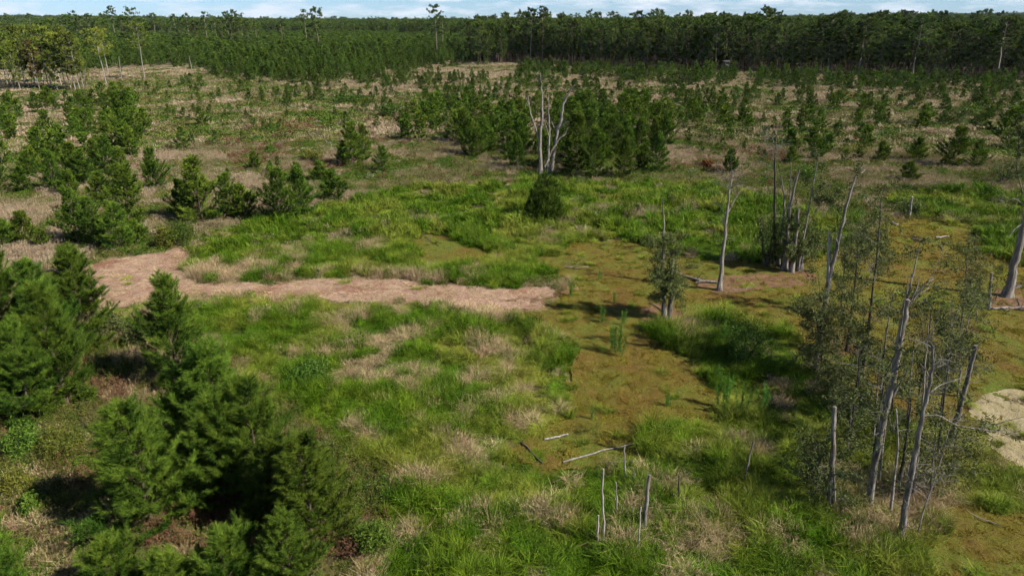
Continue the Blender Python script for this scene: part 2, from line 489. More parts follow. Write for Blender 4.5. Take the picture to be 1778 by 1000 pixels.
M = {
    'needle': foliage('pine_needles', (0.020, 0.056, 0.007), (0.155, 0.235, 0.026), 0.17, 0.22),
    'needle_far': foliage('plantation_needles', (0.022, 0.056, 0.010), (0.125, 0.195, 0.028), 0.16, 0.30),
    'needle_old': foliage('tall_pine_needles', (0.022, 0.052, 0.012), (0.120, 0.172, 0.032), 0.18, 0.36),
    'cedar': foliage('cedar_sprays', (0.030, 0.076, 0.012), (0.135, 0.215, 0.028), 0.18, 0.15),
    'cypress_dark': foliage('dark_cypress_sprays', (0.065, 0.105, 0.022), (0.21, 0.255, 0.045), 0.28, 0.25),  # darker green sprays for some whole trees of the grove
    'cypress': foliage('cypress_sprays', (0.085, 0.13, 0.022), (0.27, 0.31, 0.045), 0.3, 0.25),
    'cypress_brown': foliage('browning_cypress_sprays', (0.09, 0.075, 0.03), (0.18, 0.115, 0.05), 0.2, 0.25),
    'leaf_grey': foliage('wax_myrtle_leaves', (0.030, 0.046, 0.014), (0.135, 0.160, 0.052), 0.15, 0.25, 0.2, 0.55),
    'leaf_green': foliage('shrub_leaves', (0.018, 0.050, 0.006), (0.115, 0.190, 0.024), 0.16, 0.3, 0.3, 0.5),
    'leaf_yellow': foliage('yellowing_shrub_leaves', (0.06, 0.085, 0.014), (0.18, 0.18, 0.032), 0.2, 0.2),
    'leaf_red': foliage('red_shrub_leaves', (0.09, 0.030, 0.014), (0.19, 0.080, 0.03), 0.2, 0.2),
    'lush': foliage('lush_grass_blades', (0.017, 0.060, 0.003), (0.140, 0.255, 0.012), 0.18, 0.30, 0.25, 0.5, (0.33, 0.32, 0.06)),
    'dry': foliage('dry_grass_blades', (0.26, 0.188, 0.105), (0.66, 0.505, 0.315), 0.2, 0.2, 0.15, 0.7, (0.150, 0.150, 0.042)),
    'dry_far': foliage('meadow_straw', (0.235, 0.178, 0.118), (0.54, 0.425, 0.300), 0.22, 0.2, 0.15, 0.7, (0.135, 0.140, 0.042)),
    'herb': foliage('forb_leaves', (0.030, 0.056, 0.008), (0.145, 0.185, 0.034), 0.17, 0.32, 0.25, 0.5, (0.24, 0.195, 0.080)),
    'russet': foliage('dead_seed_heads', (0.085, 0.045, 0.025), (0.25, 0.145, 0.085), 0.12, 0.25, 0.1, 0.8),
    'white': foliage('pale_flower_heads', (0.30, 0.30, 0.22), (0.55, 0.54, 0.44), 0.2, 0.15, 0.1, 0.8),
    'fennel': foliage('fennel_fronds', (0.06, 0.15, 0.025), (0.16, 0.30, 0.05), 0.25, 0.15),
    'moss': foliage('moss_tufts', (0.070, 0.066, 0.008), (0.215, 0.185, 0.022), 0.15, 0.30, 0.1, 0.8, (0.165, 0.100, 0.026)),
    'bark_pine': bark('pine_bark', (0.06, 0.042, 0.032), (0.17, 0.13, 0.10), (0.11, 0.08, 0.06)),
    'bark_tall': bark('tall_pine_bark', (0.18, 0.15, 0.12), (0.38, 0.33, 0.28), (0.27, 0.22, 0.18)),
    'bark_pale': bark('pale_cypress_bark', (0.09, 0.08, 0.07), (0.34, 0.31, 0.275), (0.18, 0.15, 0.125), 8),
    'bark_cypress': bark('cypress_bark', (0.18, 0.16, 0.14), (0.38, 0.35, 0.31), (0.26, 0.225, 0.19), 8),
    'bark_grey': bark('weathered_grey_wood', (0.050, 0.043, 0.037), (0.28, 0.255, 0.225), (0.12, 0.10, 0.08), 9),
    'bark_dark': bark('dark_wet_bark', (0.028, 0.024, 0.02), (0.095, 0.085, 0.075), (0.05, 0.042, 0.035), 9),
    'wood_white': bark('bleached_wood', (0.20, 0.18, 0.16), (0.40, 0.37, 0.335), (0.19, 0.155, 0.13), 9),
    'twig': bark('grey_twigs', (0.085, 0.075, 0.068), (0.20, 0.185, 0.165), (0.12, 0.10, 0.085), 9, 0.2, 0.0),
    'stand': bark('painted_board', (0.05, 0.055, 0.05), (0.09, 0.095, 0.09), (0.07, 0.07, 0.065), 3),
    'tin': bark('roof_sheet', (0.15, 0.155, 0.16), (0.21, 0.215, 0.22), (0.18, 0.175, 0.17), 3),
    'ground': earth('meadow_soil', [(0.115, 0.098, 0.048), ((0.22, 0.17, 0.11), 0.09, 0.42, 0.62), ((0.085, 0.095, 0.032), 0.22, 0.46, 0.66),
                                    ((0.24, 0.185, 0.12), 1.7, 0.5, 0.75), ((0.05, 0.040, 0.024), 6.0, 0.52, 0.8)], 0.7, 4.0, 0.12),
    'moss_bed': earth('pond_bed_moss', [(0.120, 0.098, 0.015), ((0.135, 0.074, 0.022), 0.30, 0.48, 0.66), ((0.100, 0.130, 0.018), 0.20, 0.46, 0.62),
                                        ((0.17, 0.13, 0.035), 2.4, 0.5, 0.75), ((0.050, 0.042, 0.014), 5.5, 0.52, 0.74)], 0.9, 5.0, 0.10),
    'path': earth('mown_straw', [(0.265, 0.168, 0.118), ((0.36, 0.255, 0.185), 2.2, 0.42, 0.66, (0.5, 1, 1)), ((0.19, 0.095, 0.060), 0.35, 0.46, 0.66),
                                 ((0.46, 0.35, 0.265), 9.0, 0.55, 0.78, (0.35, 1, 1)), ((0.19, 0.135, 0.090), 7.0, 0.57, 0.80)], 0.8, 9.0, 0.06),
    'thatch': earth('shade_toned_thatch', [(0.035, 0.034, 0.014), ((0.075, 0.062, 0.034), 1.3, 0.45, 0.7), ((0.03, 0.045, 0.012), 0.5, 0.45, 0.65)], 0.8, 5.0, 0.08),  # thatch colour darkened so gaps between grass tussocks look shaded
    'mud': earth('reddish_mud', [(0.135, 0.075, 0.040), ((0.20, 0.125, 0.070), 1.2, 0.42, 0.68), ((0.055, 0.036, 0.022), 3.0, 0.50, 0.72)], 0.8, 6.0, 0.06),
    'pale': earth('dried_algae', [(0.28, 0.235, 0.135), ((0.36, 0.31, 0.19), 0.7, 0.42, 0.66), ((0.30, 0.25, 0.11), 2.2, 0.52, 0.75, (0.4, 1, 1)), ((0.27, 0.23, 0.12), 9, 0.55, 0.8)], 0.9, 4.0, 0.10),
    'forest_floor': earth('pine_straw_floor', [(0.07, 0.045, 0.028), ((0.12, 0.08, 0.05), 0.3, 0.4, 0.7)], 0.4, 2.0),
}


# ------------------------------------------------------------------ things, parts, labels
def tag(o, label=None, cat=None, group=None, kind=None):
    if label:
        o['label'] = label
    if cat:
        o['category'] = cat
    if group:
        o['group'] = group
    if kind:
        o['kind'] = kind
    return o


def thing(name, label, cat, loc, rz=0.0, group=None, scale=1.0, tilt=(0, 0)):
    o = bpy.data.objects.new(name, None)
    o.location = loc
    o.rotation_euler = (tilt[0], tilt[1], rz)
    o.scale = (scale,) * 3 if np.isscalar(scale) else scale
    C.objects.link(o)
    return tag(o, label, cat, group)


def part(name, me, parent=None, loc=(0, 0, 0)):
    o = bpy.data.objects.new(name, me)
    o.location = loc
    if parent:
        o.parent = parent
    C.objects.link(o)
    return o


ONES = ['', 'first', 'second', 'third', 'fourth', 'fifth', 'sixth', 'seventh', 'eighth', 'ninth', 'tenth', 'eleventh', 'twelfth', 'thirteenth',
        'fourteenth', 'fifteenth', 'sixteenth', 'seventeenth', 'eighteenth', 'nineteenth', 'twentieth']
TENS = {2: 'twenty', 3: 'thirty', 4: 'forty', 5: 'fifty', 6: 'sixty'}


def nth(i):
    if i <= 20:
        return ONES[i]
    if i % 10 == 0:
        return TENS[i // 10][:-1] + 'ieth'
    return TENS[i // 10] + '-' + ONES[i % 10]


# ------------------------------------------------------------------ the setting: ground sheet and what lies on it
def axis(n, near, far):
    u = np.linspace(-1, 1, n)
    k = 7.0
    return far * np.sinh(k * u) / math.sinh(k) + 0 * near


gx, gy = axis(320, 0, 9000), axis(320, 0, 9000) + 40
X, Y = np.meshgrid(gx, gy)
px, py = proj(X, np.maximum(Y, 5))
wet = pip(px, py, M_MAIN) & (Y > 10)
Zg = gz(X, Y) - 0.05 * wet
i = np.arange(319)[:, None] * 320 + np.arange(319)[None]
b = MB().add(np.stack([X, Y, Zg], -1).reshape(-1, 3), np.stack([i, i + 1, i + 321, i + 320], -1).reshape(-1, 4))
tag(part('ground', b.mesh('ground', M['ground'], True)), 'brown and olive meadow ground reaching to the forest horizon', None, None, 'structure')


def sheet(name, poly, cell, mat, z0, relief, rs, label, seed=1, warp=0.6, xmax=75, ymin=12):
    P = np.array([G(a, min(c, 1150)) for a, c in poly])
    x0, x1 = P[:, 0].min() - 2, min(P[:, 0].max() + 2, xmax)
    y0, y1 = max(P[:, 1].min() - 2, ymin), P[:, 1].max() + 2
    xs, ys = np.arange(x0, x1, cell), np.arange(y0, y1, cell)
    Xs, Ys = np.meshgrid(xs, ys)
    r = np.random.default_rng(seed)
    Xj = Xs + (r.random(Xs.shape) - 0.5) * cell * 0.5
    Yj = Ys + (r.random(Xs.shape) - 0.5) * cell * 0.5
    px, py = warped(Xj, Yj, warp)
    ins = pip(px, py, poly)
    ok = ins[:-1, :-1] & ins[1:, :-1] & ins[:-1, 1:] & ins[1:, 1:]
    Z = z0 + relief * (fbm(Xj, Yj, rs, seed, 4) - 0.35) + relief * 0.35 * r.random(Xs.shape)
    nx = len(xs)
    idx = np.arange(len(ys) - 1)[:, None] * nx + np.arange(nx - 1)[None]
    F = np.stack([idx, idx + 1, idx + nx + 1, idx + nx], -1)[ok]
    u, inv = np.unique(F, return_inverse=True)
    V = np.stack([Xj, Yj, Z + gz(Xj, Yj)], -1).reshape(-1, 3)[u]
    b = MB().add(V, inv.reshape(-1, 4))
    return tag(part(name, b.mesh(name, M[mat], True)), label, None, None, 'structure')


sheet('pond_bed', M_MAIN, 0.2, 'moss_bed', 0.03, 0.15, 0.75, 'drained pond bed covered in brown and olive moss', 2)
sheet('moss_patch', M_SMALL, 0.2, 'moss_bed', 0.11, 0.06, 0.9, 'small orange brown moss patch enclosed by tall green grass', 4, 0.3)
for k, (pl, lb) in enumerate([(L_LOW, 'thatch floor under the near marsh grass, darkened as shade between tussocks'), (L_UP, 'thatch floor under the marsh grass beyond the track, darkened as shade between tussocks'), (L_RIGHT, 'thatch floor under the grass at right, darkened as shade between tussocks'), (ISLAND, 'thatch floor of the grassy island, darkened as shade between tussocks')]):
    sheet('shade_toned_floor', pl, 0.6, 'thatch', 0.05 if k < 3 else 0.09, 0.05, 0.9, lb, 40 + k, 1.0)  # dark sheet under the grass: shade of the tussock gaps put into its colour
sheet('mown_path', PATH, 0.16, 'path', 0.10, 0.16, 0.8, 'pinkish tan mown straw track with a wide turning area', 3, 0.75)
sheet('dried_algae_flat', PALE, 0.13, 'pale', 0.075, 0.13, 0.8, 'pale cream dried algae flat at the right edge', 5, 0.5)
for k, pl in enumerate([[(1105, 560), (1110, 540), (1140, 530), (1175, 535), (1185, 550), (1165, 562), (1140, 572)],
                        [(1205, 505), (1215, 490), (1250, 480), (1330, 472), (1415, 470), (1425, 490), (1390, 500), (1320, 505), (1260, 515)],
                        [(1705, 530), (1715, 505), (1745, 500), (1800, 505), (1850, 520), (1850, 545), (1780, 540), (1730, 540)],
                        [(1430, 600), (1445, 580), (1480, 590), (1480, 615), (1445, 618)], [(1460, 660), (1410, 655), (1420, 640), (1460, 640)],
                        [(968, 508), (900, 520), (830, 533), (880, 534), (960, 522), (1000, 512)]]):
    sheet('mud_patch', pl, 0.15, 'mud', 0.078 if k < 5 else 0.12, 0.06, 0.6,
          ['bare reddish mud around the twin stemmed snag', 'bare reddish mud between the slim bare tree and the trunk clump', 'bare reddish mud around the flared trunk at the right edge',
           'bare mud behind the tall forked snag', 'bare mud at the foot of the tall forked snag', 'reddish worn tip of the mown track'][k], 20 + k, 0.5)


# ------------------------------------------------------------------ scatter of ground cover (uncountable): points carrying a plant each
def gn_group():
    g = bpy.data.node_groups.new('plant_on_points', 'GeometryNodeTree')
    g.interface.new_socket('Geometry', in_out='INPUT', socket_type='NodeSocketGeometry')
    g.interface.new_socket('Plants', in_out='INPUT', socket_type='NodeSocketCollection')
    g.interface.new_socket('Geometry', in_out='OUTPUT', socket_type='NodeSocketGeometry')
    n = g.nodes
    gi, go = n.new('NodeGroupInput'), n.new('NodeGroupOutput')
    ci = n.new('GeometryNodeCollectionInfo')
    ci.inputs['Separate Children'].default_value = True
    ci.inputs['Reset Children'].default_value = True
    ip = n.new('GeometryNodeInstanceOnPoints')
    ip.inputs['Pick Instance'].default_value = True
    e2r = n.new('FunctionNodeEulerToRotation')

    def na(nm, dt):
        a = n.new('GeometryNodeInputNamedAttribute')
        a.data_type = dt
        a.inputs['Name'].default_value = nm
        return a.outputs['Attribute']
    L = g.links.new
    L(gi.outputs[0], ip.inputs['Points'])
    L(gi.outputs[1], ci.inputs['Collection'])
    L(ci.outputs[0], ip.inputs['Instance'])
    L(na('pick', 'INT'), ip.inputs['Instance Index'])
    L(na('rot', 'FLOAT_VECTOR'), e2r.inputs[0])
    L(e2r.outputs[0], ip.inputs['Rotation'])
    L(na('size', 'FLOAT_VECTOR'), ip.inputs['Scale'])
    L(ip.outputs[0], go.inputs[0])
    return g


GN = gn_group()


def scatter(name, P, rot, size, pick, ptint, protos, label, cat=None):
    col = bpy.data.collections.new(name + '_plants')
    for k, me in enumerate(protos):
        o = bpy.data.objects.new('%s_%03d' % (name, k), me)
        col.objects.link(o)
    me = bpy.data.meshes.new(name)
    n = len(P)
    me.vertices.add(n)
    me.vertices.foreach_set('co', np.asarray(P, np.float32).ravel())
    for nm, ty, arr, fld in (('rot', 'FLOAT_VECTOR', rot, 'vector'), ('size', 'FLOAT_VECTOR', size, 'vector'), ('pick', 'INT', pick, 'value'), ('ptint', 'FLOAT', ptint, 'value')):
        a = me.attributes.new(nm, ty, 'POINT')
        a.data.foreach_set(fld, np.ascontiguousarray(arr, np.int32 if ty == 'INT' else np.float32).ravel())
    o = part(name, me)
    md = o.modifiers.new('plants', 'NODES')
    md.node_group = GN
    md[GN.interface.items_tree['Plants'].identifier] = col
    return tag(o, label, cat, None, 'stuff')


def blades(B, rng, nb, R, h, w, lean, clumps=0, m=0, tr=(0, 1)):
    a, rr = rng.random(nb) * 2 * math.pi, R * np.sqrt(rng.random(nb))
    root = np.stack([rr * np.cos(a), rr * np.sin(a), np.full(nb, -0.05)], -1)
    ch, ct = np.ones(nb), np.zeros(nb)
    if clumps:
        ca, cr = rng.random(clumps) * 2 * math.pi, R * np.sqrt(rng.random(clumps))
        g = rng.integers(0, clumps, nb)
        off = rng.normal(size=(nb, 2)) * R * (0.22 if clumps < 5 else 0.20)
        root[:, 0], root[:, 1] = (cr * np.cos(ca))[g] + off[:, 0], (cr * np.sin(ca))[g] + off[:, 1]
        a = np.arctan2(off[:, 1], off[:, 0])
        ch, ct = (0.5 + 0.75 * rng.random(clumps))[g], (rng.random(clumps) * 0.5 - 0.25)[g]
    a2 = a + rng.normal(size=nb) * 0.9
    out = np.stack([np.cos(a2), np.sin(a2), np.zeros(nb)], -1)
    hh = h * ch * (0.55 + 0.6 * rng.random(nb))
    ln = lean * (0.3 + rng.random(nb))
    mid = root + out * (hh * ln * 0.3)[:, None] + np.array([0, 0, 1]) * (hh * 0.6)[:, None]
    tip = root + out * (hh * ln * 1.05)[:, None] + np.array([0, 0, 1]) * (hh * (1.05 - 0.35 * ln))[:, None]
    s = unit(np.stack([-np.sin(a2), np.cos(a2), np.zeros(nb)], -1) + rng.normal(size=(nb, 3)) * 0.4) * w * 0.5
    V = np.stack([root - s, root + s, mid + s * 0.8, mid - s * 0.8, tip], 1).reshape(-1, 3)
    base = np.arange(nb)[:, None] * 5
    t = np.repeat(np.clip(tr[0] + (tr[1] - tr[0]) * rng.random(nb) + ct, 0, 1), 5)
    n0 = B.n
    B.add(V, base + np.array([[0, 1, 2, 3]]), t, m)
    B.F.append(base + np.array([[3, 2, 4]]) + n0)
    B.M.append(np.full(nb, m, np.int32))


def p_blades(k, mats, nb, R, h, w, lean, extra=None, seed=0, clumps=0):
    out = []
    for i in range(k):
        r = np.random.default_rng(seed * 100 + i)
        B = MB()
        blades(B, r, nb, R, h * (0.85 + 0.3 * r.random()), w, lean, clumps)
        if extra:
            extra(B, r)
        out.append(B.mesh('tuft', mats))
    return out


def p_herb(k, mats, nst, R, h, leaf, nl, seed=0, head=0):
    out = []
    for i in range(k):
        r = np.random.default_rng(seed * 100 + i + 7)
        B = MB()
        for s in range(nst):
            a, q = r.random() * 6.28, R * math.sqrt(r.random())
            p0 = np.array([q * math.cos(a), q * math.sin(a), -0.03])
            hh = h * (0.6 + 0.6 * r.random()) * (1 - 0.4 * (q / R) ** 2)
            d = unit(np.array([math.cos(a) * 0.3 * q / R, math.sin(a) * 0.3 * q / R, 1]) + r.normal(size=3) * 0.15)
            tube(B, [p0, p0 + d * hh * 0.5, p0 + d * hh], [0.008, 0.006, 0.003], 3, 0.1)
            t = 0.25 + 0.75 * r.random(nl)
            L = p0 + d * (hh * t)[:, None] + r.normal(size=(nl, 3)) * leaf * 1.3
            leaves(B, L, leaf, r, None, 0.7)
            if head:
                leaves(B, p0 + d * hh + r.normal(size=(head, 3)) * np.array([0.05, 0.05, 0.05]), 0.035, r, None, 0.5, 0.9, 1)
        out.append(B.mesh('forb', mats))
    return out


def p_dome(k, mats, n, R, h, leaf, seed=0):
    """low leafy mat or shrublet"""
    out = []
    for i in range(k):
        r = np.random.default_rng(seed * 100 + i + 3)
        B = MB()
        q = r.normal(size=(n, 3))
        q = unit(q) * (r.random(n) ** 0.35)[:, None]
        q[:, 2] = np.abs(q[:, 2])
        bump = 0.75 + 0.5 * fbm(q[:, 0] * 3, q[:, 1] * 3, 1.0, i + seed)
        leaves(B, q * np.array([R, R, h]) * bump[:, None], leaf, r, None, 0.8, 0.6)
        out.append(B.mesh('shrublet', mats))
    return out


def seedheads(n, h, w=0.02, R=0.2):
    def f(B, r):
        a, q = r.random(n) * 6.28, R * np.sqrt(r.random(n))
        P = np.stack([q * np.cos(a), q * np.sin(a), h * (0.7 + 0.4 * r.random(n))], -1)
        needles(B, P, r.normal(size=(n, 3)) * 0.25 + np.array([0, 0, 1]), 0.12, 8, 0.09, w, r, (10, 40))
    return f


PR_LUSH_N = p_blades(12, M['lush'], 330, 0.48, 0.68, 0.020, 0.8, None, 1, 4)
PR_LUSH_F = p_blades(8, M['lush'], 200, 0.72, 0.82, 0.052, 0.7, None, 2, 5)
PR_DRY_N = p_blades(8, M['dry'], 230, 0.48, 0.76, 0.016, 0.85, seedheads(30, 0.62, 0.012, 0.45), 3, 9)
PR_DRY_F = p_blades(5, M['dry_far'], 170, 0.75, 0.64, 0.036, 0.5, seedheads(26, 0.6, 0.03, 0.6), 4, 8)
PR_DRY_X = p_blades(5, M['dry_far'], 170, 1.5, 0.75, 0.10, 0.5, None, 5, 10)
PR_HERB_N = p_herb(4, [M['herb']], 26, 0.52, 0.62, 0.042, 18, 6) + p_herb(2, [M['leaf_yellow']], 16, 0.40, 0.85, 0.034, 24, 13) + p_dome(2, M['leaf_green'], 700, 0.6, 0.55, 0.046, 7)
PR_HERB_F = p_herb(4, [M['herb']], 26, 0.75, 0.6, 0.07, 12, 8) + p_dome(3, M['leaf_green'], 330, 0.8, 0.55, 0.085, 9) + p_dome(1, M['leaf_yellow'], 300, 0.7, 0.6, 0.08, 10)
PR_HERB_X = p_dome(4, M['herb'], 260, 1.5, 0.7, 0.17, 11) + p_dome(2, M['leaf_green'], 260, 1.5, 0.8, 0.17, 12)


def p_dead(k, seed, nst, R, h, hs, nh):
    out = []
    for i in range(k):
        r = np.random.default_rng(seed * 100 + i)
        B = MB()
        for s in range(nst):
            a, q = r.random() * 6.28, R * math.sqrt(r.random())
            p0 = np.array([q * math.cos(a), q * math.sin(a), -0.03])
            hh = h * (0.6 + 0.6 * r.random())
            d = unit(np.array([0, 0, 1]) + r.normal(size=3) * 0.2)
            p1 = p0 + d * hh
            tube(B, [p0, (p0 + p1) / 2 + r.normal(size=3) * 0.03, p1], [0.009, 0.007, 0.004], 3, 0.5)
            for c in range(4):
                t = p1 - d * hh * 0.35 * r.random()
                e = t + r.normal(size=3) * np.array([0.07, 0.07, 0.03])
                leaves(B, e + r.normal(size=(nh, 3)) * hs, hs, r, None, 0.2, 0.8)
        out.append(B.mesh('dead_weed', M['russet']))
    return out


PR_DEAD_N = p_dead(5, 31, 13, 0.5, 0.95, 0.028, 12)
PR_DEAD_F = p_dead(4, 32, 12, 0.7, 0.75, 0.07, 5)
PR_WHITE = p_herb(3, [M['herb'], M['white']], 14, 0.5, 0.75, 0.05, 8, 33, 16)
PR_MOSS = p_blades(5, M['moss'], 240, 0.42, 0.08, 0.024, 1.3, None, 34, 14)
PR_STRAWLIT = p_blades(6, M['dry'], 120, 0.50, 0.10, 0.018, 4.0, None, 35)

rng = np.random.default_rng(11)


def band(d0, d1, cell):
    ymax, xmax = d1, d1 * 0.95
    xs, ys = np.arange(-xmax, xmax, cell), np.arange(max(d0 * 0.6, 12), ymax, cell)
    X, Y = np.meshgrid(xs, ys)
    X = X.ravel() + (rng.random(X.size) - 0.5) * cell
    Y = Y.ravel() + (rng.random(Y.size) - 0.5) * cell
    d = np.hypot(X, Y)
    px, py = proj(X, Y)
    k = (d >= d0) & (d < d1) & (px > -70) & (px < 1850) & (py < 1090)
    return X[k], Y[k], d[k]


acc = {}


def put(kind, x, y, s, sz, pick, pt, z=0.0, tilt=0.14):
    n = len(x)
    if n == 0:
        return
    P = np.stack([x, y, gz(x, y) + z], -1)
    rot = np.stack([rng.normal(size=n) * tilt, rng.normal(size=n) * tilt, rng.random(n) * 6.283], -1)
    size = np.stack([s, s, sz], -1)
    acc.setdefault(kind, []).append((P, rot, size, rng.integers(pick[0], pick[1], n), pt))


FOREST_FRONT = [(860, 106), (900, 111), (1000, 117), (1250, 127), (1500, 135), (1778, 143), (2300, 158)]
FF = np.array([G(a, c) for a, c in FOREST_FRONT])


def behind_front(x, y):
    yy = np.interp(x, FF[:, 0], FF[:, 1], left=1e9)
    return y > yy


for lod, (d0, d1, cell) in enumerate([(17, 38, 0.50), (38, 64, 0.58), (64, 125, 0.80), (125, 340, 1.55)]):
    x, y, d = band(d0, d1, cell)
    px, py = warped(x, y, 1.25 if lod < 2 else 0.9)
    near = lod < 2
    sc = [0.92, 1.0, 0.95, 1.0][lod]
    path = pip(px, py, PATH)
    pale = pip(px, py, PALE)
    msm = pip(px, py, M_SMALL)
    lush = (pip(px, py, L_UP) | pip(px, py, L_RIGHT) | pip(px, py, L_LOW) | pip(px, py, ISLAND)) & ~path & ~pale & ~msm
    moss = (pip(px, py, M_MAIN) | msm) & ~lush & ~path & ~pale
    mead = ~(path | pale | lush | moss) & ~behind_front(x, y)
    n1, n2, n3 = fbm(x, y, 3.2, 41), fbm(x, y, 9.0, 42), fbm(x, y, 2.1, 43, 2)
    u = rng.random(len(x))
    # ---- lush tall grass with straw patches
    straw = np.clip(ell(px, py, STRAW, 1.15) * 1.4, 0, 1)
    pd = np.clip(straw * np.clip((fbm(x, y, 1.5, 46) - 0.28) * 2.2, 0, 1) * 0.75 + np.clip((n1 - 0.62) * 2.2, 0, 0.35) + 0.025, 0, 0.8)
    isl = pip(px, py, L_RIGHT)
    pd = np.where(isl, np.clip(pd + (n2 - 0.4) * 1.2, 0, 0.8), pd)
    ja, jr = rng.random(len(x)) * 6.283, 1.7 * rng.random(len(x))
    margin = pip(*proj(x + jr * np.cos(ja), y + jr * np.sin(ja)), PATH) & ~path
    pd = np.where(margin, 0.6, pd)
    dry = lush & (u < pd)
    grn = lush & ~dry & (rng.random(len(x)) < np.where(n3 < 0.36, 0.72, 1.0))
    hs = 0.22 + 1.45 * np.clip(n3 * 2.4 - 0.7, 0, 1) + 0.22 * rng.random(len(x))
    pt = np.clip((fbm(x, y, 4.0, 44) - 0.49) * 2.2 + (fbm(x, y, 1.3, 45, 2) - 0.5) * 1.1 + (0.5 - n3) * 0.5, 0, 0.72) * 0.72 + 0.22 * rng.random(len(x)) ** 3
    pxe, pye = proj(x, y + 1.6)
    edge = pip(pxe, pye, PATH) | pip(*proj(x, y + 0.8), PATH)
    hs = np.where(edge | margin, hs * 0.42, hs)
    put('lush' + ('n' if near else 'f'), x[grn], y[grn], (sc * (0.8 + 0.5 * rng.random(len(x))))[grn], (sc * hs)[grn], (0, 12 if near else 8), pt[grn])
    put('dry' + ('n' if near else 'f'), x[dry], y[dry], (sc * (0.9 + 0.5 * rng.random(len(x))))[dry], (sc * (0.55 + 0.5 * hs))[dry], (0, 8 if near else 5), (0.35 * rng.random(len(x)))[dry])
    # ---- pond bed: short moss and odd grass tufts
    if lod < 3:
        keep = (moss & (u < 0.62)) | (pale & (u < 0.22))
        put('moss', x[keep], y[keep], (0.9 + 0.9 * rng.random(len(x)))[keep] * (1 if near else 2.0), (0.5 + 0.9 * rng.random(len(x)))[keep], (0, 5),
            np.clip((n1 - 0.45) * 3, 0, 1)[keep], 0.05)
        gt = moss & (u > 0.93) & (fbm(x, y, 3.0, 47) > 0.48)
        put('lush' + ('n' if near else 'f'), x[gt], y[gt], (0.6 + 0.3 * rng.random(len(x)))[gt] * (1 if near else 0.6), (0.35 + 0.4 * rng.random(len(x)))[gt], (0, 5), (0.3 + 0.2 * rng.random(len(x)))[gt])
        stray = (path & (u > 0.985)) | (pale & (u > 0.90))
        put('lush' + ('n' if near else 'f'), x[stray], y[stray], (0.5 + 0.4 * rng.random(len(x)))[stray] * (1 if near else 0.6), (0.2 + 0.25 * rng.random(len(x)))[stray], (0, 5), (0.3 + 0.4 * rng.random(len(x)))[stray], 0.1)
        sp = (path & (u < 0.8)) | (margin & (u < 0.8)) | (pale & (u < 0.05))
        put('litter', x[sp], y[sp], (0.8 + 0.6 * rng.random(len(x)))[sp], (0.5 + 0.5 * rng.random(len(x)))[sp], (0, 4), 0 * x[sp], 0.13)
    # ---- meadow
    rus = np.clip(ell(px, py, RUSSET, 1.1), 0, 1)
    dh = np.clip(ell(px, py, DEADHEAD, 1.1), 0, 1)
    low_left = pip(px, py, [(-100, 640), (500, 640), (720, 900), (620, 1200), (-100, 1200)])
    far_t = np.clip((py < 205) * 0.17 + (py < 160) * 0.14, 0, 1)
    tan = np.clip(0.30 + (n2 - 0.5) * 2.8 + (n1 - 0.5) * 1.6 + far_t - 0.30 * low_left, 0.03, 0.93)
    olv = pip(px, py, [(0, 155), (380, 130), (640, 170), (600, 260), (430, 300), (250, 190)])
    tan = np.where(olv, tan * 0.6, tan)
    tan = np.where(low_left, tan * 0.45, tan)
    grnband = pip(px, py, [(1150, 225), (1560, 190), (1778, 215), (1778, 320), (1500, 300), (1180, 285)])
    tan = np.where(grnband, tan * 0.7, tan)
    pr = np.clip(0.34 * rus + (0.75 * dh if near else 0) + (0.05 * low_left if near else 0) + 0.012, 0, 0.8)
    isr = mead & (u < pr)
    rest = mead & ~isr
    v = rng.random(len(x))
    isd = rest & (v < tan)
    ish = rest & ~isd & (rng.random(len(x)) < 0.92)
    isw = ish & (rng.random(len(x)) < np.where(olv, 0.05, 0.010 if not near else 0.0))
    ish &= ~isw
    sfx = ['n', 'n', 'f', 'x'][lod]
    ptd = np.clip((fbm(x, y, 7.0, 48) - 0.42) * 2.0 + olv * 0.3 + low_left * 0.2, 0, 0.8)
    put('dry' + sfx, x[isd], y[isd], (sc * (0.9 + 0.5 * rng.random(len(x))))[isd], (sc * (0.6 + 0.6 * n3 + 0.3 * rng.random(len(x))))[isd], (0, 6 if near else 5), ptd[isd])
    put('herb' + sfx, x[ish], y[ish], (sc * (0.7 + 0.7 * rng.random(len(x))))[ish], (sc * (0.4 + 0.9 * n3 + 0.3 * rng.random(len(x))) * np.where(low_left, 1.35, 1.0))[ish], (0, 8 if lod < 3 else 6), (0.8 * fbm(x, y, 5.0, 49) * (n2 > 0.35))[ish])
    put('dead' + ('n' if near else 'f'), x[isr], y[isr], (sc * (0.8 + 0.5 * rng.random(len(x))) * (1.0 if lod < 3 else 1.8))[isr], (sc * (0.6 + 0.6 * rng.random(len(x))))[isr], (0, 5 if near else 4), 0 * x[isr])
    put('white', x[isw], y[isw], (sc * (0.8 + 0.5 * rng.random(len(x))))[isw], (sc * (0.6 + 0.5 * rng.random(len(x))))[isw], (0, 3), 0 * x[isw])

